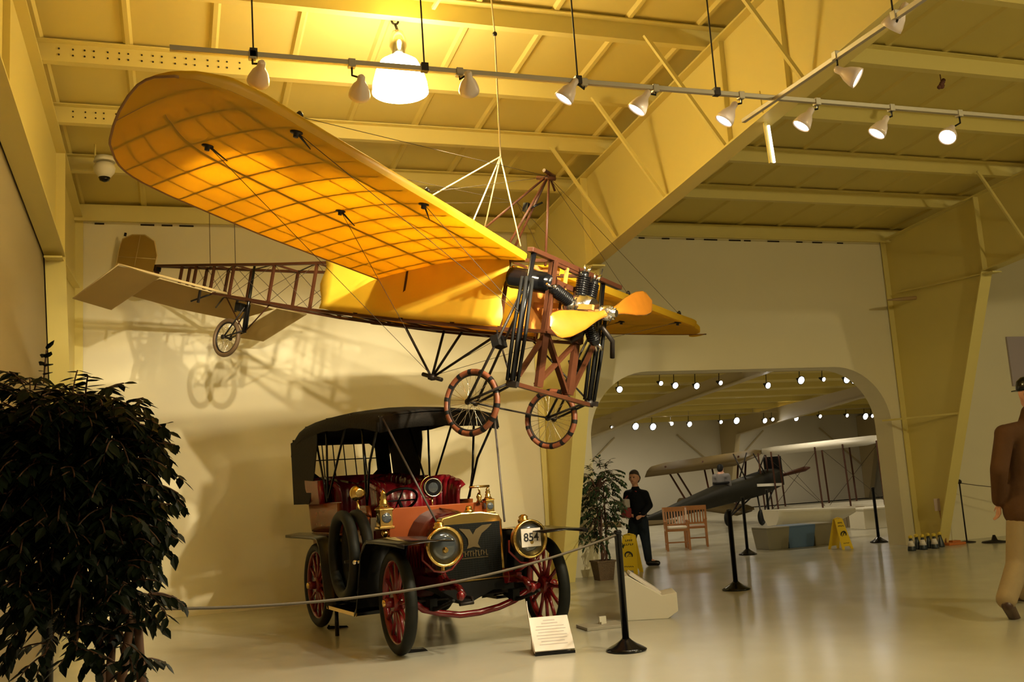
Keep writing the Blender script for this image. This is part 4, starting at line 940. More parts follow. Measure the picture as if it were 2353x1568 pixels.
g = MB(); g.box((.02, .12, .06), (.07, .02, .08)); g.box((.0, .12, .04), (.02, .08, .02)); g.build('handle', PODW, t)

# wet floor signs
def wetsign(loc, rz, label, lab2, h=.62, wd=.30, txt=True):
    t = thing('caution_sign', label, 'floor sign', loc, (0, 0, rz))
    for sy, nm in ((-1, 'front_panel'), (1, 'rear_panel')):
        g = MB(); n = Vector((0, sy*.15, -h)).normalized(); a = Vector((0, sy*.01, h)); b_ = Vector((0, sy*.16, 0)); 
        poly = [(-wd*.36, 0), (wd*.36, 0), (wd*.5, 1), (wd*.30, 1), (wd*.24, .9), (-wd*.24, .9), (-wd*.30, 1), (-wd*.5, 1)]
        g.prism([a.lerp(b_, k)+Vector((x, 0, 0)) for x, k in poly], (0, sy*.012, 0)); pn = g.build(nm, YEL, t)
        if sy < 0:
            g = MB(); off = Vector((0, -.014, 0))
            rnd = random.Random(int(h*100))
            for k, n_, hh in ((.14, 4, .035), (.24, 5, .03), (.80, 5, .02)):
                for q in range(n_):
                    x = (q-(n_-1)/2)*wd*.11; c = a.lerp(b_, k)+off+Vector((x, 0, 0)); g.box(c, (wd*.03, .003, hh)); g.box(c+Vector((wd*.025, 0, rnd.choice([-.3, .3])*hh)), (wd*.05, .003, hh*.3))
            c = a.lerp(b_, .52)+off
            g.torus(c, .055, .010, (0, 1, .2), 20, 6); g.bar(c+Vector((-.04, 0, -.03)), c+Vector((.03, 0, .04)), .018, .006); g.box(c+Vector((.01, 0, -.02)), (.05, .004, .02))
            g.build('printed_warning', INK, pn)
    g = MB(); g.tube([(-.08, 0, h), (0, 0, h+.02), (.08, 0, h)], .012, 6); g.build('handle', YEL, t)
    return t
wetsign(atZ(1452, 1318), radians(-40), 'yellow wet floor sign half hidden behind the nearest barrier post', '', .56, .27)
wetsign(atZ(1932, 1262), radians(6), 'yellow caution sign with dark print beside the storage tubs', '', .50, .24)

# tubs
tubx = [(1760, 1814, (.20, .18, .12), 'brownish grey storage tub, leftmost under the white float'), (1808, 1876, (.08, .15, .28), 'blue storage tub in the middle of the row'), (1872, 1916, (.24, .21, .14), 'greyish tub at the right of the row, next to the caution sign')]
for i, (x0, x1, c, lab) in enumerate(tubx):
    a = atY(x0, 1240, 15.0); b_ = atY(x1, 1240, 15.0); wd = (b_-a).length*.97
    t = thing('storage_tub', lab, 'tub', ((a.x+b_.x)/2, 15.2+.02*i, 0), group='storage tubs under the float')
    g = MB(); zs = [(0, .82), (.02, .85), (.36, 1.0)]
    rows = [[(sx*wd/2*k, sy*.24*k, z) for sx, sy in ((-1, -1), (1, -1), (1, 1), (-1, 1))] for z, k in zs]
    g.grid(rows, closed=True, smooth=False); g._add([(sx*wd/2*.82, sy*.2, .002) for sx, sy in ((-1, -1), (1, -1), (1, 1), (-1, 1))], [(0, 1, 2, 3)])
    g.build('body', mat('tub_%d' % i, c, .45), t)
    g = MB(); g.box((0, 0, .375), (wd*.985, .50, .03)); g.build('lid', mat('tub_%d' % i, c, .45), t, bevel=.006)
# white float on stands
a = atY(1770, 1175, 16.2); b_ = atY(1965, 1168, 16.2)
t = thing('white_float', 'white pointed boat-like float lying behind the storage tubs', 'float', (a.x, 16.2, a.z-.3))
n_ = 14; rows = []
for i in range(n_+1):
    tt = i/n_; X = a.x+(b_.x-a.x)*tt; k = max(.03, 1-max(0, (tt-.55)/.45)**1.5); zb_ = a.z-.33+.18*max(0, (tt-.5)*2)**2; zt_ = a.z+(b_.z-a.z)*tt+.02
    rows.append([(X, 16.2-.28*k, zt_), (X, 16.2-.24*k, (zt_+zb_)/2), (X, 16.2-.10*k, zb_), (X, 16.2+.10*k, zb_), (X, 16.2+.24*k, (zt_+zb_)/2), (X, 16.2+.28*k, zt_)])
g = MB(); g.grid(rows, closed=True); g.f.append([len(g.v)-len(rows)*6+k for k in range(6)]); g.s.append(False); g.build('hull', PODW, t, world=True)
g = MB()
for k in (.2, .7): X = a.x+(b_.x-a.x)*k; g.box((X, 16.2, (a.z-.3)/2), (.06, .3, a.z-.3))
g.build('cradle', AIRWOOD, t, world=True)
a = atY(1920, 1213, 18.5); b_ = atY(1996, 1213, 18.5); t = thing('brown_cabinet', 'low brown panelled cabinet behind the caution sign', 'cabinet', ((a.x+b_.x)/2, 18.8, 0))
g = MB(); hh = atY(1960, 1166, 18.5).z; g.box((0, 0, hh/2), ((b_-a).length, .5, hh)); g.build('body', mat('brown_panel', (.24, .19, .11), .6), t, bevel=.01)
g = MB()
for k in range(6): g.box((-(b_-a).length/2+.12+k*.12, -.252, hh/2), (.01, .006, hh*.9))
g.build('panel_grooves', mat('groove', (.10, .08, .05), .7), t)
a = atY(1999, 1230, 17.5); b_ = atY(2052, 1230, 17.5); t = thing('white_plinth', 'white display plinth behind the far barrier post', 'plinth', ((a.x+b_.x)/2, 17.8, 0))
hh = atY(2025, 1170, 17.5).z; g = MB(); g.box((0, 0, hh/2), ((b_-a).length*1.2, .5, hh)); g.box((0, 0, hh+.02), ((b_-a).length*1.3, .6, .04)); g.build('body', PODW, t, bevel=.01)

# chairs in the far hall
CHW = mat('light_oak_chair', (.42, .17, .05), .35, coat=.4, noise=.2, nscale=20)
def chair(loc, rz, label, cushion=True):
    t = thing('wooden_armchair', label, 'chair', loc, (0, 0, rz), 'wooden armchairs in the far hall')
    g = MB(); g.box((0, 0, .44), (.52, .48, .05)); g.build('seat', CHW, t, bevel=.008)
    for sx in (-1, 1):
        g = MB(); g.box((sx*.24, -.22, .30), (.045, .045, .60)); g.build('leg', CHW, t)
        g = MB(); g.bar((sx*.24, .22, 0), (sx*.24, .25, .46), .045, .045, up=(0, 1, 0)); g.build('leg', CHW, t)
        g = MB(); g.bar((sx*.25, -.25, .62), (sx*.25, .24, .62), .05, .03); g.build('armrest', CHW, t)
        g = MB(); g.bar((sx*.24, -.2, .14), (sx*.24, .22, .14), .025, .03); g.build('stretcher', CHW, t)
    g = MB(); g.bar((-.24, -.2, .18), (.24, -.2, .18), .03, .03); g.build('stretcher', CHW, t)
    g = MB()
    for sx in (-1, 1): g.bar((sx*.24, .24, .44), (sx*.25, .30, .90), .045, .045, up=(0, 1, 0))
    g.bar((-.27, .30, .88), (.27, .30, .88), .03, .10); g.bar((-.24, .25, .54), (.24, .25, .54), .03, .04)
    for k in range(7): x = -.19+k*.063; g.bar((x, .25, .55), (x, .295, .85), .032, .012, up=(0, 1, 0))
    g.build('backrest', CHW, t)
    t.scale = (.86, .86, .86)
    if cushion: g = MB(); g.box((0, -.01, .49), (.44, .42, .05)); g.build('cushion', WHITE, t, bevel=.015)
    return t
chair(atZ(1574, 1266)+Vector((.0, .25, 0)), radians(-24), 'left wooden armchair with a white seat cushion')
chair(atZ(1617, 1258)+Vector((.02, .3, 0)), radians(152), 'right wooden armchair turned with its slatted back to the viewer', False)

# bottle-like cones by the column
CY = mat('cone_yellow', (.70, .52, .05), .5); DKB = mat('dark_blue_black', (.02, .03, .04), .35)
for i in range(6):
    p = atY(2093+13.5*i, 1245, 12.75+.13*(i % 2)); p.z = 0
    t = thing('small_cone', '%s in the row of small black yellow-topped cones by the arch' % ['first from the left', 'second from the left', 'third from the left', 'fourth from the left', 'fifth from the left', 'rightmost'][i], 'cone', p, group='small yellow-topped cones')
    g = MB(); g.lathe([(.062, 0), (.062, .02), (.05, .08), (.028, .16), (.022, .20)], n=16); g.build('body', DKB, t)
    g = MB(); g.lathe([(.026, .19), (.034, .20), (.034, .225), (.015, .24)], n=14); g.build('cap', CY, t)
    g = MB(); g.lathe([(.053, .07), (.030, .155)], n=16); g.v = [v for v in g.v]; o = g.build('white_stripe', WHITE, t); o.scale = (1.03, 1.03, 1); o.hide_render = False
    if i % 2: o.scale = (1.03, .4, 1)
p = atZ(2188, 1252); t = thing('pole_sign', 'small sign on a wooden pole with an orange base by the right column', 'sign', p)
ORG = mat('orange_base', (.55, .16, .03), .5)
g = MB(); g.box((0, 0, .02), (.34, .26, .04)); g.box((.05, 0, .05), (.16, .12, .03)); g.build('base', ORG, t, bevel=.006)
g = MB(); g.tube([(-.12, 0, .03), (-.16, 0, .56)], .016, 8); g.build('pole', mat('pole_wood', (.38, .20, .07), .5), t)
g = MB(); g.box((-.18, -.02, .66), (.20, .01, .20)); g.build('sign_card', mat('pinkish_card', (.58, .46, .42), .6), t)
# stand under the running board
p = atZ(775, 1462); t = thing('support_stand', 'dark post standing beside the car between its left-hand wheels in the photo', 'stand', p)
g = MB(); g.tube([(0, 0, 0), (0, 0, .28)], .022, 8); g.build('pole', BLACK, t)
for px, py, lab in ((775, 1444, 'flat dark wheel chock behind the rear tyre'), (952, 1499, 'flat dark wheel chock behind the front tyre')):
    t = thing('wheel_chock', lab, 'wheel chock', atZ(px, py)); g = MB(); g.prism([(-.10, -.03, 0), (.12, -.03, 0), (.10, -.03, .02), (-.08, -.03, .035)], (0, .12, 0)); g.build('wedge', BLACK, t)

# ------------------------------------------------------------------ plants
def leafmesh(g, p, d, n, L_, w_):
    s_ = d.cross(n).normalized(); n = s_.cross(d)
    pts = [p, p+d*L_*.22+s_*w_*.42-n*.0*L_, p+d*L_*.5+s_*w_*.5-n*L_*.05, p+d*L_*.8+s_*w_*.22-n*L_*.12, p+d*L_-n*L_*.18, p+d*L_*.8-s_*w_*.22-n*L_*.12, p+d*L_*.5-s_*w_*.5-n*L_*.05, p+d*L_*.22-s_*w_*.42, p+d*L_*.5+n*L_*-.10]
    g._add(pts, [(0, 1, 8), (1, 2, 8), (2, 3, 4, 8), (4, 5, 6, 8), (6, 7, 8), (7, 0, 8)])
def ficus(name, label, base, blobs, ntw, leafL, lmat, seed, trunks, potf, leaves=9, twl=.30):
    rnd = random.Random(seed); t = thing(name, label, 'plant', base)
    gl = MB(); gb = MB(); W_ = [b_[2] for b_ in blobs]
    tops = [Vector(tr[-1]) for tr in trunks]
    for i in range(ntw):
        c, r, _w = rnd.choices(blobs, W_)[0]
        while True:
            v = Vector((rnd.uniform(-1, 1), rnd.uniform(-1, 1), rnd.uniform(-1, 1)))
            if .15 < v.length < 1: break
        v = v*(v.length**-.35); v = v if v.length < 1 else v.normalized()
        p = Vector(c)+Vector((v.x*r[0], v.y*r[1], v.z*r[2]))
        d = Vector((v.x+rnd.uniform(-.5, .5), v.y+rnd.uniform(-.5, .5), v.z*.6+rnd.uniform(-.5, .35))).normalized(); pts = [p.copy()]
        q = p.copy(); dd = d.copy()
        for k in range(leaves):
            q = q+dd*(twl/leaves); dd = (dd+Vector((0, 0, -.10))).normalized(); pts.append(q.copy())
            side = dd.cross(Vector((0, 0, 1))); side = side.normalized() if side.length > .01 else Vector((1, 0, 0))
            ld = (dd*.6+side*(1 if k % 2 else -1)*rnd.uniform(.5, 1)+Vector((0, 0, rnd.uniform(-.6, .05)))).normalized()
            nn = Vector((rnd.uniform(-.4, .4), rnd.uniform(-.4, .4), 1)).normalized(); leafmesh(gl, q, ld, nn, leafL*rnd.uniform(.7, 1.15), leafL*rnd.uniform(.38, .5))
        gb.tube(pts[::2], .0035, 4, cap=False)
        if i % 4 == 0:
            tp = min(tops, key=lambda a: (a-p).length); mid = tp.lerp(p, .5)+Vector((0, 0, .06)); gb.tube([tp, mid, p], [.011, .008, .004], 5, cap=False)
    gl.build('foliage', lmat, t, world=True); gb.build('branches', BARK, t, world=True)
    for tr in trunks:
        g = MB(); n_ = len(tr); g.tube(tr, [.022-.009*k/(n_-1) for k in range(n_)], 8); g.build('trunk', BARK, t, world=True)
    potf(t); return t
bx = atY(205, 1100, 4.7); bx.z = 0
def P4(x, y, dY=0.): return atY(x, y, 4.7+dY)
blobs = []
for (x, y, rx, rz, w_) in ((110, 945, 80, 60, 2.2), (200, 960, 90, 60, 2.2), (290, 1000, 60, 60, 1.4), (160, 1060, 150, 100, 4.5), (280, 1110, 95, 110, 3), (85, 1090, 70, 90, 1.9), (190, 1200, 130, 95, 4), (310, 1210, 60, 60, 1.2), (95, 1230, 55, 75, 1.1), (210, 1310, 110, 60, 1.5), (90, 1350, 50, 45, .6), (330, 1360, 45, 30, .6), (150, 1420, 60, 30, .5), (190, 1470, 70, 22, .35), (300, 1450, 35, 30, .3), (320, 1530, 20, 25, .15)):
    k = 4.9/2230; x = x*.93-8; blobs.append((P4(x, y), (rx*k, .34, rz*k), w_))
tr4 = [[P4(230, 1900), P4(232, 1560), P4(225, 1380), P4(200, 1150)], [P4(258, 1900, .1), P4(252, 1560, .1), P4(262, 1400, .1), P4(240, 1130, .1)], [P4(300, 1900, -.05), P4(325, 1560, -.05), P4(318, 1450, -.05), P4(270, 1370, -.05), P4(262, 1250, 0), P4(200, 1050)], [P4(275, 1900, -.1), P4(280, 1560, -.1), P4(300, 1430, -.1), P4(245, 1300, -.1), P4(160, 1080)]]
def pot4(t):
    g = MB(); g.lathe([(.16, 0), (.17, .02), (.22, .34), (.235, .36), (.235, .39), (.21, .39), (.20, .35)], (.08, 0, 0), n=28); g.build('pot', BASKET, t)
    g = MB(); g.lathe([(.001, .355), (.2, .35)], (.08, 0, 0), n=20); g.build('soil', mat('soil', (.03, .02, .015), .9), t)
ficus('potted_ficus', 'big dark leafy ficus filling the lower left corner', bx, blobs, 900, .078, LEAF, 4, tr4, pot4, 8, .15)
pb_ = atZ(1388, 1333); Yp = pb_.y
def P6(x, y, dY=0.): return atY(x, y, Yp+dY)
k = (Yp+1)/2230*1.0
blobs = [(P6(x, y), (rx*k*.8, .26, rz*k*.8), w_) for x, y, rx, rz, w_ in ((1382, 1100, 46, 34, 2), (1378, 1150, 48, 42, 2.2), (1385, 1190, 42, 36, 1.4), (1365, 1225, 26, 18, .35), (1392, 1235, 24, 18, .3))]
tr6 = [[P6(1385, 1300), P6(1382, 1250), P6(1380, 1180)], [P6(1392, 1300), P6(1395, 1260, .05), P6(1388, 1150, .05)], [P6(1380, 1300), P6(1390, 1270), P6(1375, 1210), P6(1370, 1130)]]
def pot6(t):
    g = MB(); g.box((0, 0, .14), (.22, .22, .28)); 
    g = MB(); rows = [[(sx*kk, sy*kk, z) for sx, sy in ((-1, -1), (1, -1), (1, 1), (-1, 1))] for z, kk in ((0, .105), (.25, .135), (.25, .145), (.275, .145), (.275, .12), (.2, .118))]
    g.grid(rows, closed=True, smooth=False); g._add([(sx*.105, sy*.105, .001) for sx, sy in ((-1, -1), (1, -1), (1, 1), (-1, 1))], [(0, 1, 2, 3)]); g.build('basket_pot', BASKET, t)
    g = MB(); g.box((0, 0, .215), (.23, .23, .02)); g.build('soil', mat('soil', (.03, .02, .015), .9), t)
ficus('potted_ficus', 'smaller green ficus in a square basket pot left of the arch', pb_, blobs, 170, .075, LEAF2, 9, tr6, pot6, 8, .18)

# ------------------------------------------------------------------ people
def capsules(segs):
    """tapered limbs joined into one surface by a voxel remesh"""
    g = MB()
    for a, ra, b_, rb in segs:
        a, b_ = Vector(a), Vector(b_)
        if (a-b_).length > 1e-4: g.tube([a, b_], [ra, rb], 14)
        g.sphere(a, ra, 14, 10); g.sphere(b_, rb, 14, 10)
    return g
def organic(name, segs, material, parent, vox=.012, it=6):
    g = capsules(segs); o = g.build(name, material, parent, world=True)
    md = o.modifiers.new('skin', 'REMESH'); md.mode = 'VOXEL'; md.voxel_size = vox; md.use_smooth_shade = True
    sm = o.modifiers.new('smooth', 'SMOOTH'); sm.factor = .6; sm.iterations = it; return o
def hand(segs, wrist, fdir, pdir, k=1.):
    """palm, four curled fingers and a thumb; fdir = finger direction, pdir = thumb side"""
    fdir = Vector(fdir).normalized(); pdir = Vector(pdir).normalized(); nrm = fdir.cross(pdir).normalized(); w0 = Vector(wrist)
    for s_ in (-.028, -.009, .010, .028): segs.append((w0+fdir*.015*k, .014*k, w0+fdir*.075*k+pdir*s_*k, .011*k))
    for i, s_ in enumerate((-.032, -.011, .011, .032)):
        L_ = (.058, .072, .076, .068)[i]*k; a = w0+fdir*.08*k+pdir*s_*k; b_ = a+fdir*L_*.5-nrm*.012*k; c = b_+fdir*L_*.35-nrm*.028*k; segs += [(a, .0085*k, b_, .008*k), (b_, .008*k, c, .0068*k)]
    a = w0+fdir*.025*k+pdir*.035*k; b_ = a+(fdir*.5+pdir*.8).normalized()*.035*k; c = b_+fdir*.028*k-nrm*.008*k; segs += [(w0+fdir*.01*k, .014*k, a, .012*k), (a, .011*k, b_, .0095*k), (b_, .0095*k, c, .008*k)]
# visitor standing before the arch hall, seen three-quarter
Yv = 14.5
def V(x, y, dY=0.): return atY(x, y, Yv+dY)
vis = thing('person', 'person in a black jacket and dark jeans standing beside the smaller ficus, one foot forward', 'person', (V(1475, 1300).x, Yv, 0))
head = V(1457, 1099); neck = V(1460, 1121); chest = V(1462, 1143); waist = V(1466, 1180); hipc = V(1467, 1198)
fwd = Vector((-.55, -.45, 0)).normalized(); sd = Vector((.75, -.66, 0)).normalized()
sL = V(1443, 1137, .10); sR = V(1481, 1137, -.12)
kn1 = V(1484, 1245, -.10); an1 = V(1490, 1286, -.2); ft1 = V(1512, 1298, -.25)
kn2 = V(1451, 1242, .05); an2 = V(1446, 1280, .1); ft2 = V(1438, 1290, 0)
an1.z = max(an1.z, .09); an2.z = .09; ft1.z = .04; ft2.z = .04
elL = V(1436, 1165, .12); haL = V(1446, 1183, -.05); elR = V(1492, 1162, -.14); haR = V(1478, 1185, -.2)
segs = [(head+Vector((0, 0, .03)), .083, head-Vector((0, 0, .02)), .075), (head+fwd*.03-Vector((0, 0, .05)), .055, head+fwd*.045-Vector((0, 0, .075)), .035), (head+fwd*.085, .018, head+fwd*.10-Vector((0, 0, .02)), .014), (neck, .05, head-Vector((0, 0, .05)), .05), (neck, .06, chest, .11), (chest, .11, waist, .10), (waist, .10, hipc, .11),
        (sL, .055, elL, .045), (elL, .042, haL, .03), (sR, .055, elR, .045), (elR, .042, haR, .03), (chest, .10, sL, .06), (chest, .10, sR, .06), (hipc+sd*.06, .075, kn1, .05), (kn1, .05, an1, .035), (hipc-sd*.06, .075, kn2, .05), (kn2, .05, an2, .035), (an1, .035, ft1, .03), (an2, .035, ft2, .03)]
for s_ in (-1, 1): segs.append((head+sd*.078*s_, .016, head+sd*.08*s_+Vector((0, 0, -.03)), .012))
hand(segs, haL, (.8, -.1, -.3), (0, 0, 1), .9); hand(segs, haR, (-.8, .3, -.3), (0, 0, 1), .9)
organic('body', segs, SKIN, vis, .011, 4)
for s_ in (-1, 1):
    g = MB(); c = head+fwd*.078+sd*.03*s_+Vector((0, 0, .012)); g.sphere(c, .011, 8, 6); g.build('eye', INK, vis, world=True)
g = MB(); g.tube([head+fwd*.083-sd*.02-Vector((0, 0, .05)), head+fwd*.088-Vector((0, 0, .052)), head+fwd*.083+sd*.02-Vector((0, 0, .05))], .005, 6); g.build('mouth', mat('lips', (.35, .12, .09), .5), vis, world=True)
HAIR = mat('dark_brown_hair', (.035, .018, .012), .6, bump=.5, bscale=90)
organic('hair', [(head+Vector((0, 0, .055))-fwd*.01, .085, head+Vector((0, 0, .02))-fwd*.045, .075), (head-fwd*.04+sd*.04, .055, head-fwd*.04-Vector((0, 0, .04))+sd*.03, .045), (head-fwd*.04-sd*.04, .055, head-fwd*.04-Vector((0, 0, .04))-sd*.03, .045), (head+Vector((0, 0, .085))+fwd*.03, .045, head+Vector((0, 0, .085))-fwd*.03, .05)], HAIR, vis, .012, 3)
JK = mat('black_jacket', (.007, .008, .012), .8, spec=.1, bump=.2, bscale=30); JN = mat('dark_blue_jeans', (.012, .017, .024), .85, spec=.1, bump=.2, bscale=50)
organic('jacket', [(neck-Vector((0, 0, .02)), .07, chest, .145), (chest, .145, waist, .13), (waist, .13, hipc+Vector((0, 0, .03)), .135), (chest+sd*.05, .12, waist+sd*.04, .11), (chest-sd*.05, .12, waist-sd*.04, .11), (sL, .075, elL, .06), (elL, .06, haL+Vector((0, 0, .03)), .045), (sR, .075, elR, .062), (elR, .06, haR+Vector((0, 0, .03)), .046), (chest+Vector((0, 0, .04)), .11, sL, .078), (chest+Vector((0, 0, .04)), .11, sR, .078)], JK, vis, .014, 5)
organic('jeans', [(hipc+Vector((0, 0, .03)), .125, hipc+sd*.06-Vector((0, 0, .04)), .10), (hipc, .12, hipc-sd*.06-Vector((0, 0, .04)), .10), (hipc+sd*.06, .105, kn1, .075), (kn1, .075, an1, .062), (hipc-sd*.06, .105, kn2, .075), (kn2, .075, an2, .062)], JN, vis, .014, 4)
for a, b_ in ((an1, ft1), (an2, ft2)): organic('shoe', [(Vector((a.x, a.y, .055)), .05, Vector((b_.x, b_.y, .04)), .042), (Vector((a.x, a.y, .03)), .03, Vector((b_.x, b_.y, .025)), .025), (Vector((a.x, a.y, .08)), .045, Vector((a.x, a.y, .05)), .045)], BLACK, vis, .012, 3)
bp_ = V(1437, 1172, -.02); t = thing('shoulder_bag', 'small bag in grey and red held at the back of the person in black', 'bag', bp_)
g = MB(); g.box((0, 0, .10), (.10, .20, .14)); g.build('top_pouch', mat('grey_cloth', (.40, .36, .33), .8), t, bevel=.02); g = MB(); g.box((.01, 0, -.05), (.11, .20, .16)); g.build('lower_pouch', mat('red_cloth', (.22, .02, .02), .7), t, bevel=.02)
g = MB(); g.tube([Vector((0, 0, .16)), V(1452, 1128, .06)-bp_, V(1462, 1130, -.13)-bp_], .010, 6); g.build('strap', mat('red_cloth', (.22, .02, .02), .7), t)

# man walking away at the right edge
Ym = 6.9
def Q(x, y, dY=0.): return atY(x, y, Ym+dY)
man = thing('person', 'man in a brown jacket, khaki trousers and dark cap walking away at the right edge', 'person', (Q(2370, 1400).x, Ym, 0))
fw = Vector((.25, .97, 0)).normalized(); rt = Vector((.97, -.25, 0)).normalized()
mh = Q(2366, 905); mn = Q(2368, 950); mc = Q(2372, 1010); mw = Q(2372, 1120); mp = Q(2370, 1185)
mls = Q(2308, 998); mle = Q(2296, 1080, -.02); mla = Q(2296, 1158, .12)
mrs = mls+rt*.42; mre = mle+rt*.50; mra = mla+rt*.48
k1 = Q(2338, 1300, .05); a1 = Q(2313, 1384, -.15); f1 = Q(2340, 1436, .02)
k2 = Q(2395, 1300, .3); a2 = Vector((k2.x+.02, k2.y+.25, .10)); f2 = Vector((a2.x+.05, a2.y+.20, .04))
segs = [(mh+Vector((0, 0, .02)), .098, mh-Vector((0, 0, .03)), .09), (mh+fw*.04-Vector((0, 0, .07)), .065, mh+fw*.06-Vector((0, 0, .09)), .04), (mh+fw*.10, .02, mh+fw*.115-Vector((0, 0, .02)), .016), (mn, .06, mh-Vector((0, 0, .05)), .06), (mn, .07, mc, .14), (mc, .14, mw, .13), (mw, .13, mp, .13),
        (mls, .06, mle, .05), (mle, .05, mla, .033), (mrs, .06, mre, .05), (mre, .05, mra, .033), (mc, .11, mls, .07), (mc, .11, mrs, .07), (mp-rt*.08, .1, k1, .065), (k1, .065, a1, .045), (mp+rt*.08, .1, k2, .065), (k2, .065, a2, .045), (a1, .045, f1, .03), (a2, .045, f2, .035)]
for s_ in (-1, 1): segs.append((mh+rt*.092*s_+Vector((0, 0, .01)), .018, mh+rt*.094*s_+Vector((0, 0, -.03)), .013))
hand(segs, mla, (.05, .25, -1), fw, 1.05); hand(segs, mra, (.05, .25, -1), fw, 1.05)
organic('body', segs, SKIN, man, .012, 4)
for s_ in (-1, 1):
    g = MB(); g.sphere(mh+fw*.09+rt*.035*s_+Vector((0, 0, .01)), .012, 8, 6); g.build('eye', INK, man, world=True)
g = MB(); g.tube([mh+fw*.095-rt*.025-Vector((0, 0, .06)), mh+fw*.10-Vector((0, 0, .062)), mh+fw*.095+rt*.025-Vector((0, 0, .06))], .006, 6); g.build('mouth', mat('lips', (.35, .12, .09), .5), man, world=True)
organic('hair', [(mh-fw*.035, .088, mh-fw*.03-Vector((0, 0, .05)), .07)], mat('grey_hair', (.20, .15, .12), .7), man, .014, 3)
g = MB(); g.lathe([(.108, .0), (.112, .03), (.10, .09), (.06, .125), (.001, .135)], mh+Vector((0, 0, .03)), n=24)
g.prism([mh+Vector((0, 0, .035))+rt*a_+fw*b_ for a_, b_ in ((-.085, .06), (-.07, .17), (0, .205), (.07, .17), (.085, .06))], (0, 0, .010)); g.build('cap', BLACK, man, world=True)
BR = mat('brown_jacket_cloth', (.085, .040, .018), .85, spec=.15, noise=.2, nscale=6, bump=.3, bscale=18); KH = mat('khaki_trousers', (.30, .22, .115), .8, noise=.1, bump=.25, bscale=16)
organic('jacket', [(mn+Vector((0, 0, .0)), .085, mc, .17), (mc-Vector((0, 0, .02)), .185, mw, .18), (mw, .18, mp+Vector((0, 0, .03)), .18), (mc+rt*.10, .15, mw+rt*.08, .15), (mc-rt*.10, .15, mw-rt*.08, .15), (mw+rt*.10, .15, mp+rt*.09+Vector((0, 0, .04)), .155), (mw-rt*.10, .15, mp-rt*.09+Vector((0, 0, .04)), .155), (mls+Vector((0, 0, -.01)), .085, mle, .078), (mle, .078, mla+Vector((0, 0, .03)), .06), (mrs, .085, mre, .078), (mre, .078, mra+Vector((0, 0, .03)), .06), (mc+Vector((0, 0, .06)), .13, mls, .088), (mc+Vector((0, 0, .06)), .13, mrs, .088)], BR, man, .014, 5)
organic('trousers', [(mp, .15, mp-rt*.09-Vector((0, 0, .06)), .13), (mp, .15, mp+rt*.09-Vector((0, 0, .06)), .13), (mp-rt*.09, .13, k1, .098), (k1, .098, a1+Vector((0, 0, .02)), .085), (mp+rt*.09, .13, k2, .098), (k2, .098, a2, .085)], KH, man, .014, 5)
SH = mat('dark_brown_shoe', (.05, .02, .014), .4)
organic('shoe', [(a1-Vector((0, 0, .01)), .055, f1, .045), (a1+Vector((-.03, -.03, -.02)), .05, f1+Vector((0, 0, -.01)), .04)], SH, man, .012, 3)
organic('shoe', [(Vector((a2.x, a2.y, .06)), .055, Vector((f2.x, f2.y, .045)), .045)], SH, man, .012, 3)

# ------------------------------------------------------------------ biplane in the far hall
OLD = mat('dark_olive_dope', (.010, .009, .004), .6, spec=.12, noise=.3, nscale=6); TANW = fabric('tan_wing_linen', (.17, .12, .045), .35); PALEW = fabric('white_wing_linen', (.82, .79, .70), .3)
nose = atY(1778, 1098, 23.6); tail = atY(1440, 1208, 18.2); tail.z = .42
BPO = Vector((nose.x, nose.y, 0)); BI = thing('biplane', 'dark olive biplane with pale wings standing in the hall beyond the arch', 'airplane', BPO)
ax = (nose-tail).normalized(); lat = Vector((0, 0, 1)).cross(ax); lat.z = 0; lat.normalize(); upv = ax.cross(lat)
FL = (nose-tail).length
rows = []
for t_, hw_, up_, dn_ in ((0, .02, .04, .04), (.18, .10, .10, .10), (.4, .20, .20, .17), (.55, .26, .26, .22), (.70, .30, .24, .28), (.86, .30, .26, .32), (1.0, .27, .26, .26)):
    c = tail+ax*FL*t_; rows.append([c+lat*hw_*a+upv*(up_ if b_ > 0 else dn_)*b_ for a, b_ in ((-1, -.8), (-1, .7), (-.5, 1), (.5, 1), (1, .7), (1, -.8), (.5, -1), (-.5, -1))])
g = MB(); g.grid(rows, closed=True); g.f.append([len(g.v)-8+k for k in range(8)]); g.s.append(False); g.build('fuselage', OLD, BI, world=True)
def panel(name, A_, B_, ch, mt, th=.05):
    A_, B_ = Vector(A_), Vector(B_); rows = []
    n_ = 10
    for i in range(n_+1):
        t_ = i/n_; c = A_.lerp(B_, t_); k = .25+.75*min(1, (1-abs(2*t_-1))*8)**.5 if name.endswith('wing') else 1
        fw_ = (ax+Vector((0, 0, .16))).normalized()
        rows.append([c+fw_*(.30*ch)*k+Vector((0, 0, -.0)), c+fw_*.22*ch*k+Vector((0, 0, th)), c-fw_*.2*ch*k+Vector((0, 0, th*.9)), c-fw_*.7*ch*k, c-fw_*.2*ch*k+Vector((0, 0, .01)), c+fw_*.22*ch*k+Vector((0, 0, -.015))])
    g = MB(); g.grid(rows, closed=True)
    for e_ in (0, n_): g.f.append([len(g.v)-6*(n_+1)+e_*6+k for k in range(6)]); g.s.append(False)
    return g.build(name, mt, BI, world=True)
uc = atY(1752, 1042, 23.0); ur = atY(2032, 1012, 18.8); ul = atY(1495, 1078, 28.5)
uwl = panel('upper_left_wing', ul, uc, 1.7, TANW, .06); uwr = panel('upper_right_wing', uc, ur, .55, PALEW, .12)
lc = atY(1770, 1178, 22.5); lr = atY(2052, 1158, 18.6); ll = atY(1560, 1150, 27.)
panel('lower_right_wing', lc, lr, .9, PALEW, .07); panel('lower_left_wing', ll, lc+Vector((-.5, 0, .1)), .9, TANW)
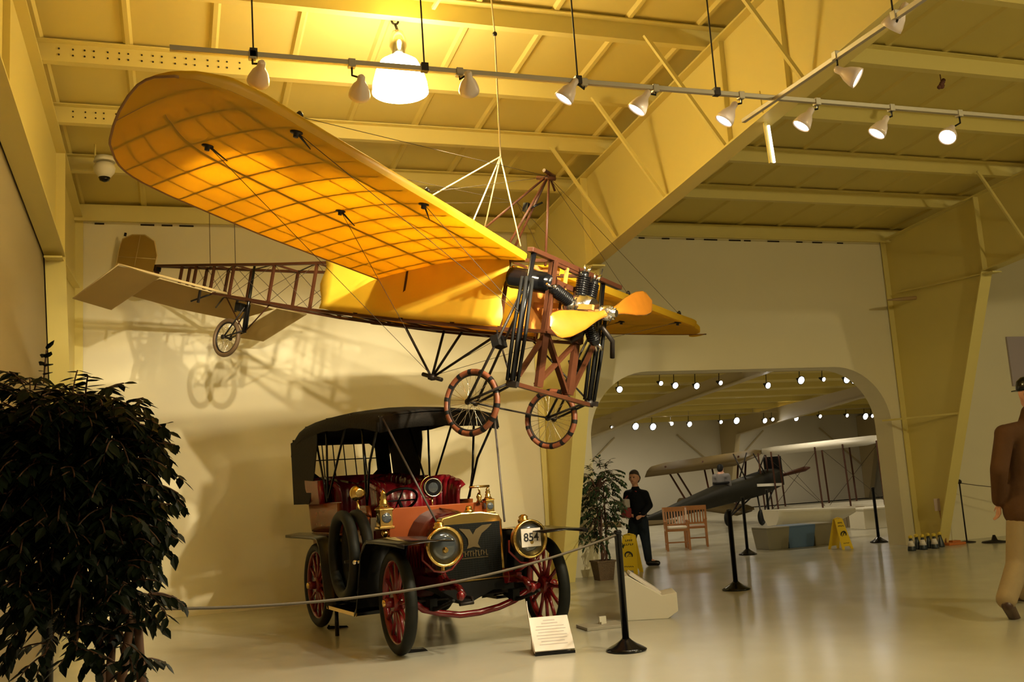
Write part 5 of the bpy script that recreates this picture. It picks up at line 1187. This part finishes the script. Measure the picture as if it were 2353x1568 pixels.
for f_ in (.0, .12, .50, .72, .97):
    for dz in (.22, -.35):
        fw_ = Vector((ax.x, ax.y, 0)).normalized(); g = MB(); g.bar(uc.lerp(ur, f_)+fw_*dz, lc.lerp(lr, f_)+fw_*dz, .04, .03); g.build('wing_strut', AIRWOOD, BI, world=True)
for f_ in (.15, .45, .8):
    for dz in (.22, -.35):
        fw_ = Vector((ax.x, ax.y, 0)).normalized(); g = MB(); g.bar(uc.lerp(ul, f_)+fw_*dz, (lc+Vector((-.5, 0, .1))).lerp(ll, f_)+fw_*dz, .045, .035); g.build('wing_strut', AIRWOOD, BI, world=True)
for k in range(4):
    c = tail+ax*FL*(.70+.08*k)+upv*.24; g = MB(); g.tube([c+lat*(.22 if k % 2 else -.22), Vector((c.x, c.y, uc.z+.02))+ax*(.1 if k % 2 else -.15)], .018, 6); g.build('cabane_strut', IRON, BI, world=True)
for a_, b_ in ((0, .5), (.5, 0), (.5, .97), (.97, .5), (.12, .5)): g = MB(); g.tube([uc.lerp(ur, a_), lc.lerp(lr, b_)], .006, 4); g.build('bracing_wire', WIRE, BI, world=True)
g = MB(); c = nose+ax*.02; g.prism([c+lat*a+upv*b_ for a, b_ in ((-.25, -.22), (.25, -.22), (.25, .58), (-.25, .58))], ax*.06); g.build('radiator', DULLBLACK, BI, world=True)
g = MB(); pd_ = (upv*.2+lat*-.98).normalized(); c = nose+ax*.22
for sg in (-1, 1): g.tube([c, c+pd_*sg*.35, c+pd_*sg*.85, c+pd_*sg*1.0], [.04, .055, .07, .02], 8)
g.lathe([(.08, 0), (.06, .06)], c, ax, 12); g.build('propeller', AIRWOOD, BI, world=True)
g = MB(); a = atY(1706, 1117, 22.3); b_ = atY(1784, 1114, 22.3); g.bar(a, b_, .5, .07); g.build('pale_side_panel', PALEW, BI, world=True)
g = MB(); cc = tail+ax*FL*.58+upv*.30; g.torus(cc, .20, .03, upv, 24, 8); g.build('cockpit_rim', DULLBLACK, BI, world=True)
wc_ = atZ(1727, 1207)+Vector((0, 0, .20)); wc_.y -= .5
for off in (Vector((0, 0, 0)), lat*.9):
    w0 = wc_+off; g = MB(); g.torus(w0, .155, .045, lat, 28, 10); wh = g.build('wheel', TYREM, BI, world=True); g = MB(); g.lathe([(.135, -.02), (.135, .02)], w0, lat, 20); g.build('wheel_disc', DULLBLACK, wh); 
    wh.parent = BI
    for c_ in wh.children: c_.data.transform(Matrix.Translation(-BI.location))
    for q in (.78, .92): g = MB(); g.tube([w0, tail+ax*FL*q-upv*.25+lat*(.2 if off.length else -.2)], .022, 6); g.build('gear_strut', IRON, BI, world=True)
g = MB(); c = tail+ax*.15; g.prism([c+lat*a+ax*b_ for a, b_ in ((-.9, .1), (-.8, .55), (.8, .55), (.9, .1), (.3, -.15), (-.3, -.15))], upv*.03); g.build('tailplane', TANW, BI, world=True)
g = MB(); g.prism([c-ax*.3+upv*.0, c-ax*.4+upv*.45, c-ax*.05+upv*.6, c+ax*.45+upv*.05], lat*.03); g.build('fin', PALEW, BI, world=True)
# figure in the cockpit
cp = atY(1628, 1100, (tail+ax*FL*.58).y); cp = cc+Vector((0, 0, .05))
fg = thing('person', 'small seated figure in the biplane cockpit, grey scarf and dark cap', 'person', cp)
organic('body', [((cp+Vector((0, 0, .30))), .075, cp+Vector((0, 0, .25)), .07), (cp+Vector((0, 0, .18)), .05, cp+Vector((0, 0, .24)), .05), (cp+Vector((0, 0, -.1)), .11, cp+Vector((0, 0, .12)), .11), (cp+lat*.15+Vector((0, 0, .1)), .06, cp-lat*.15+Vector((0, 0, .1)), .06), (cp+ax*.07+Vector((0, 0, .27)), .016, cp+ax*.085+Vector((0, 0, .26)), .014)], SKIN, fg, .014, 3)
organic('coat', [(cp+Vector((0, 0, -.1)), .135, cp+Vector((0, 0, .10)), .12), (cp+lat*.16+Vector((0, 0, .1)), .075, cp-lat*.16+Vector((0, 0, .1)), .075), (cp+lat*.18+Vector((0, 0, .08)), .06, cp+lat*.2-Vector((0, 0, .12)), .05), (cp-lat*.18+Vector((0, 0, .08)), .06, cp-lat*.2-Vector((0, 0, .12)), .05)], mat('grey_coat', (.16, .15, .15), .8), fg, .016, 3)
organic('flying_cap', [(cp+Vector((0, 0, .33))-ax*.01, .08, cp+Vector((0, 0, .28))-ax*.03, .075)], DULLBLACK, fg, .014, 3)
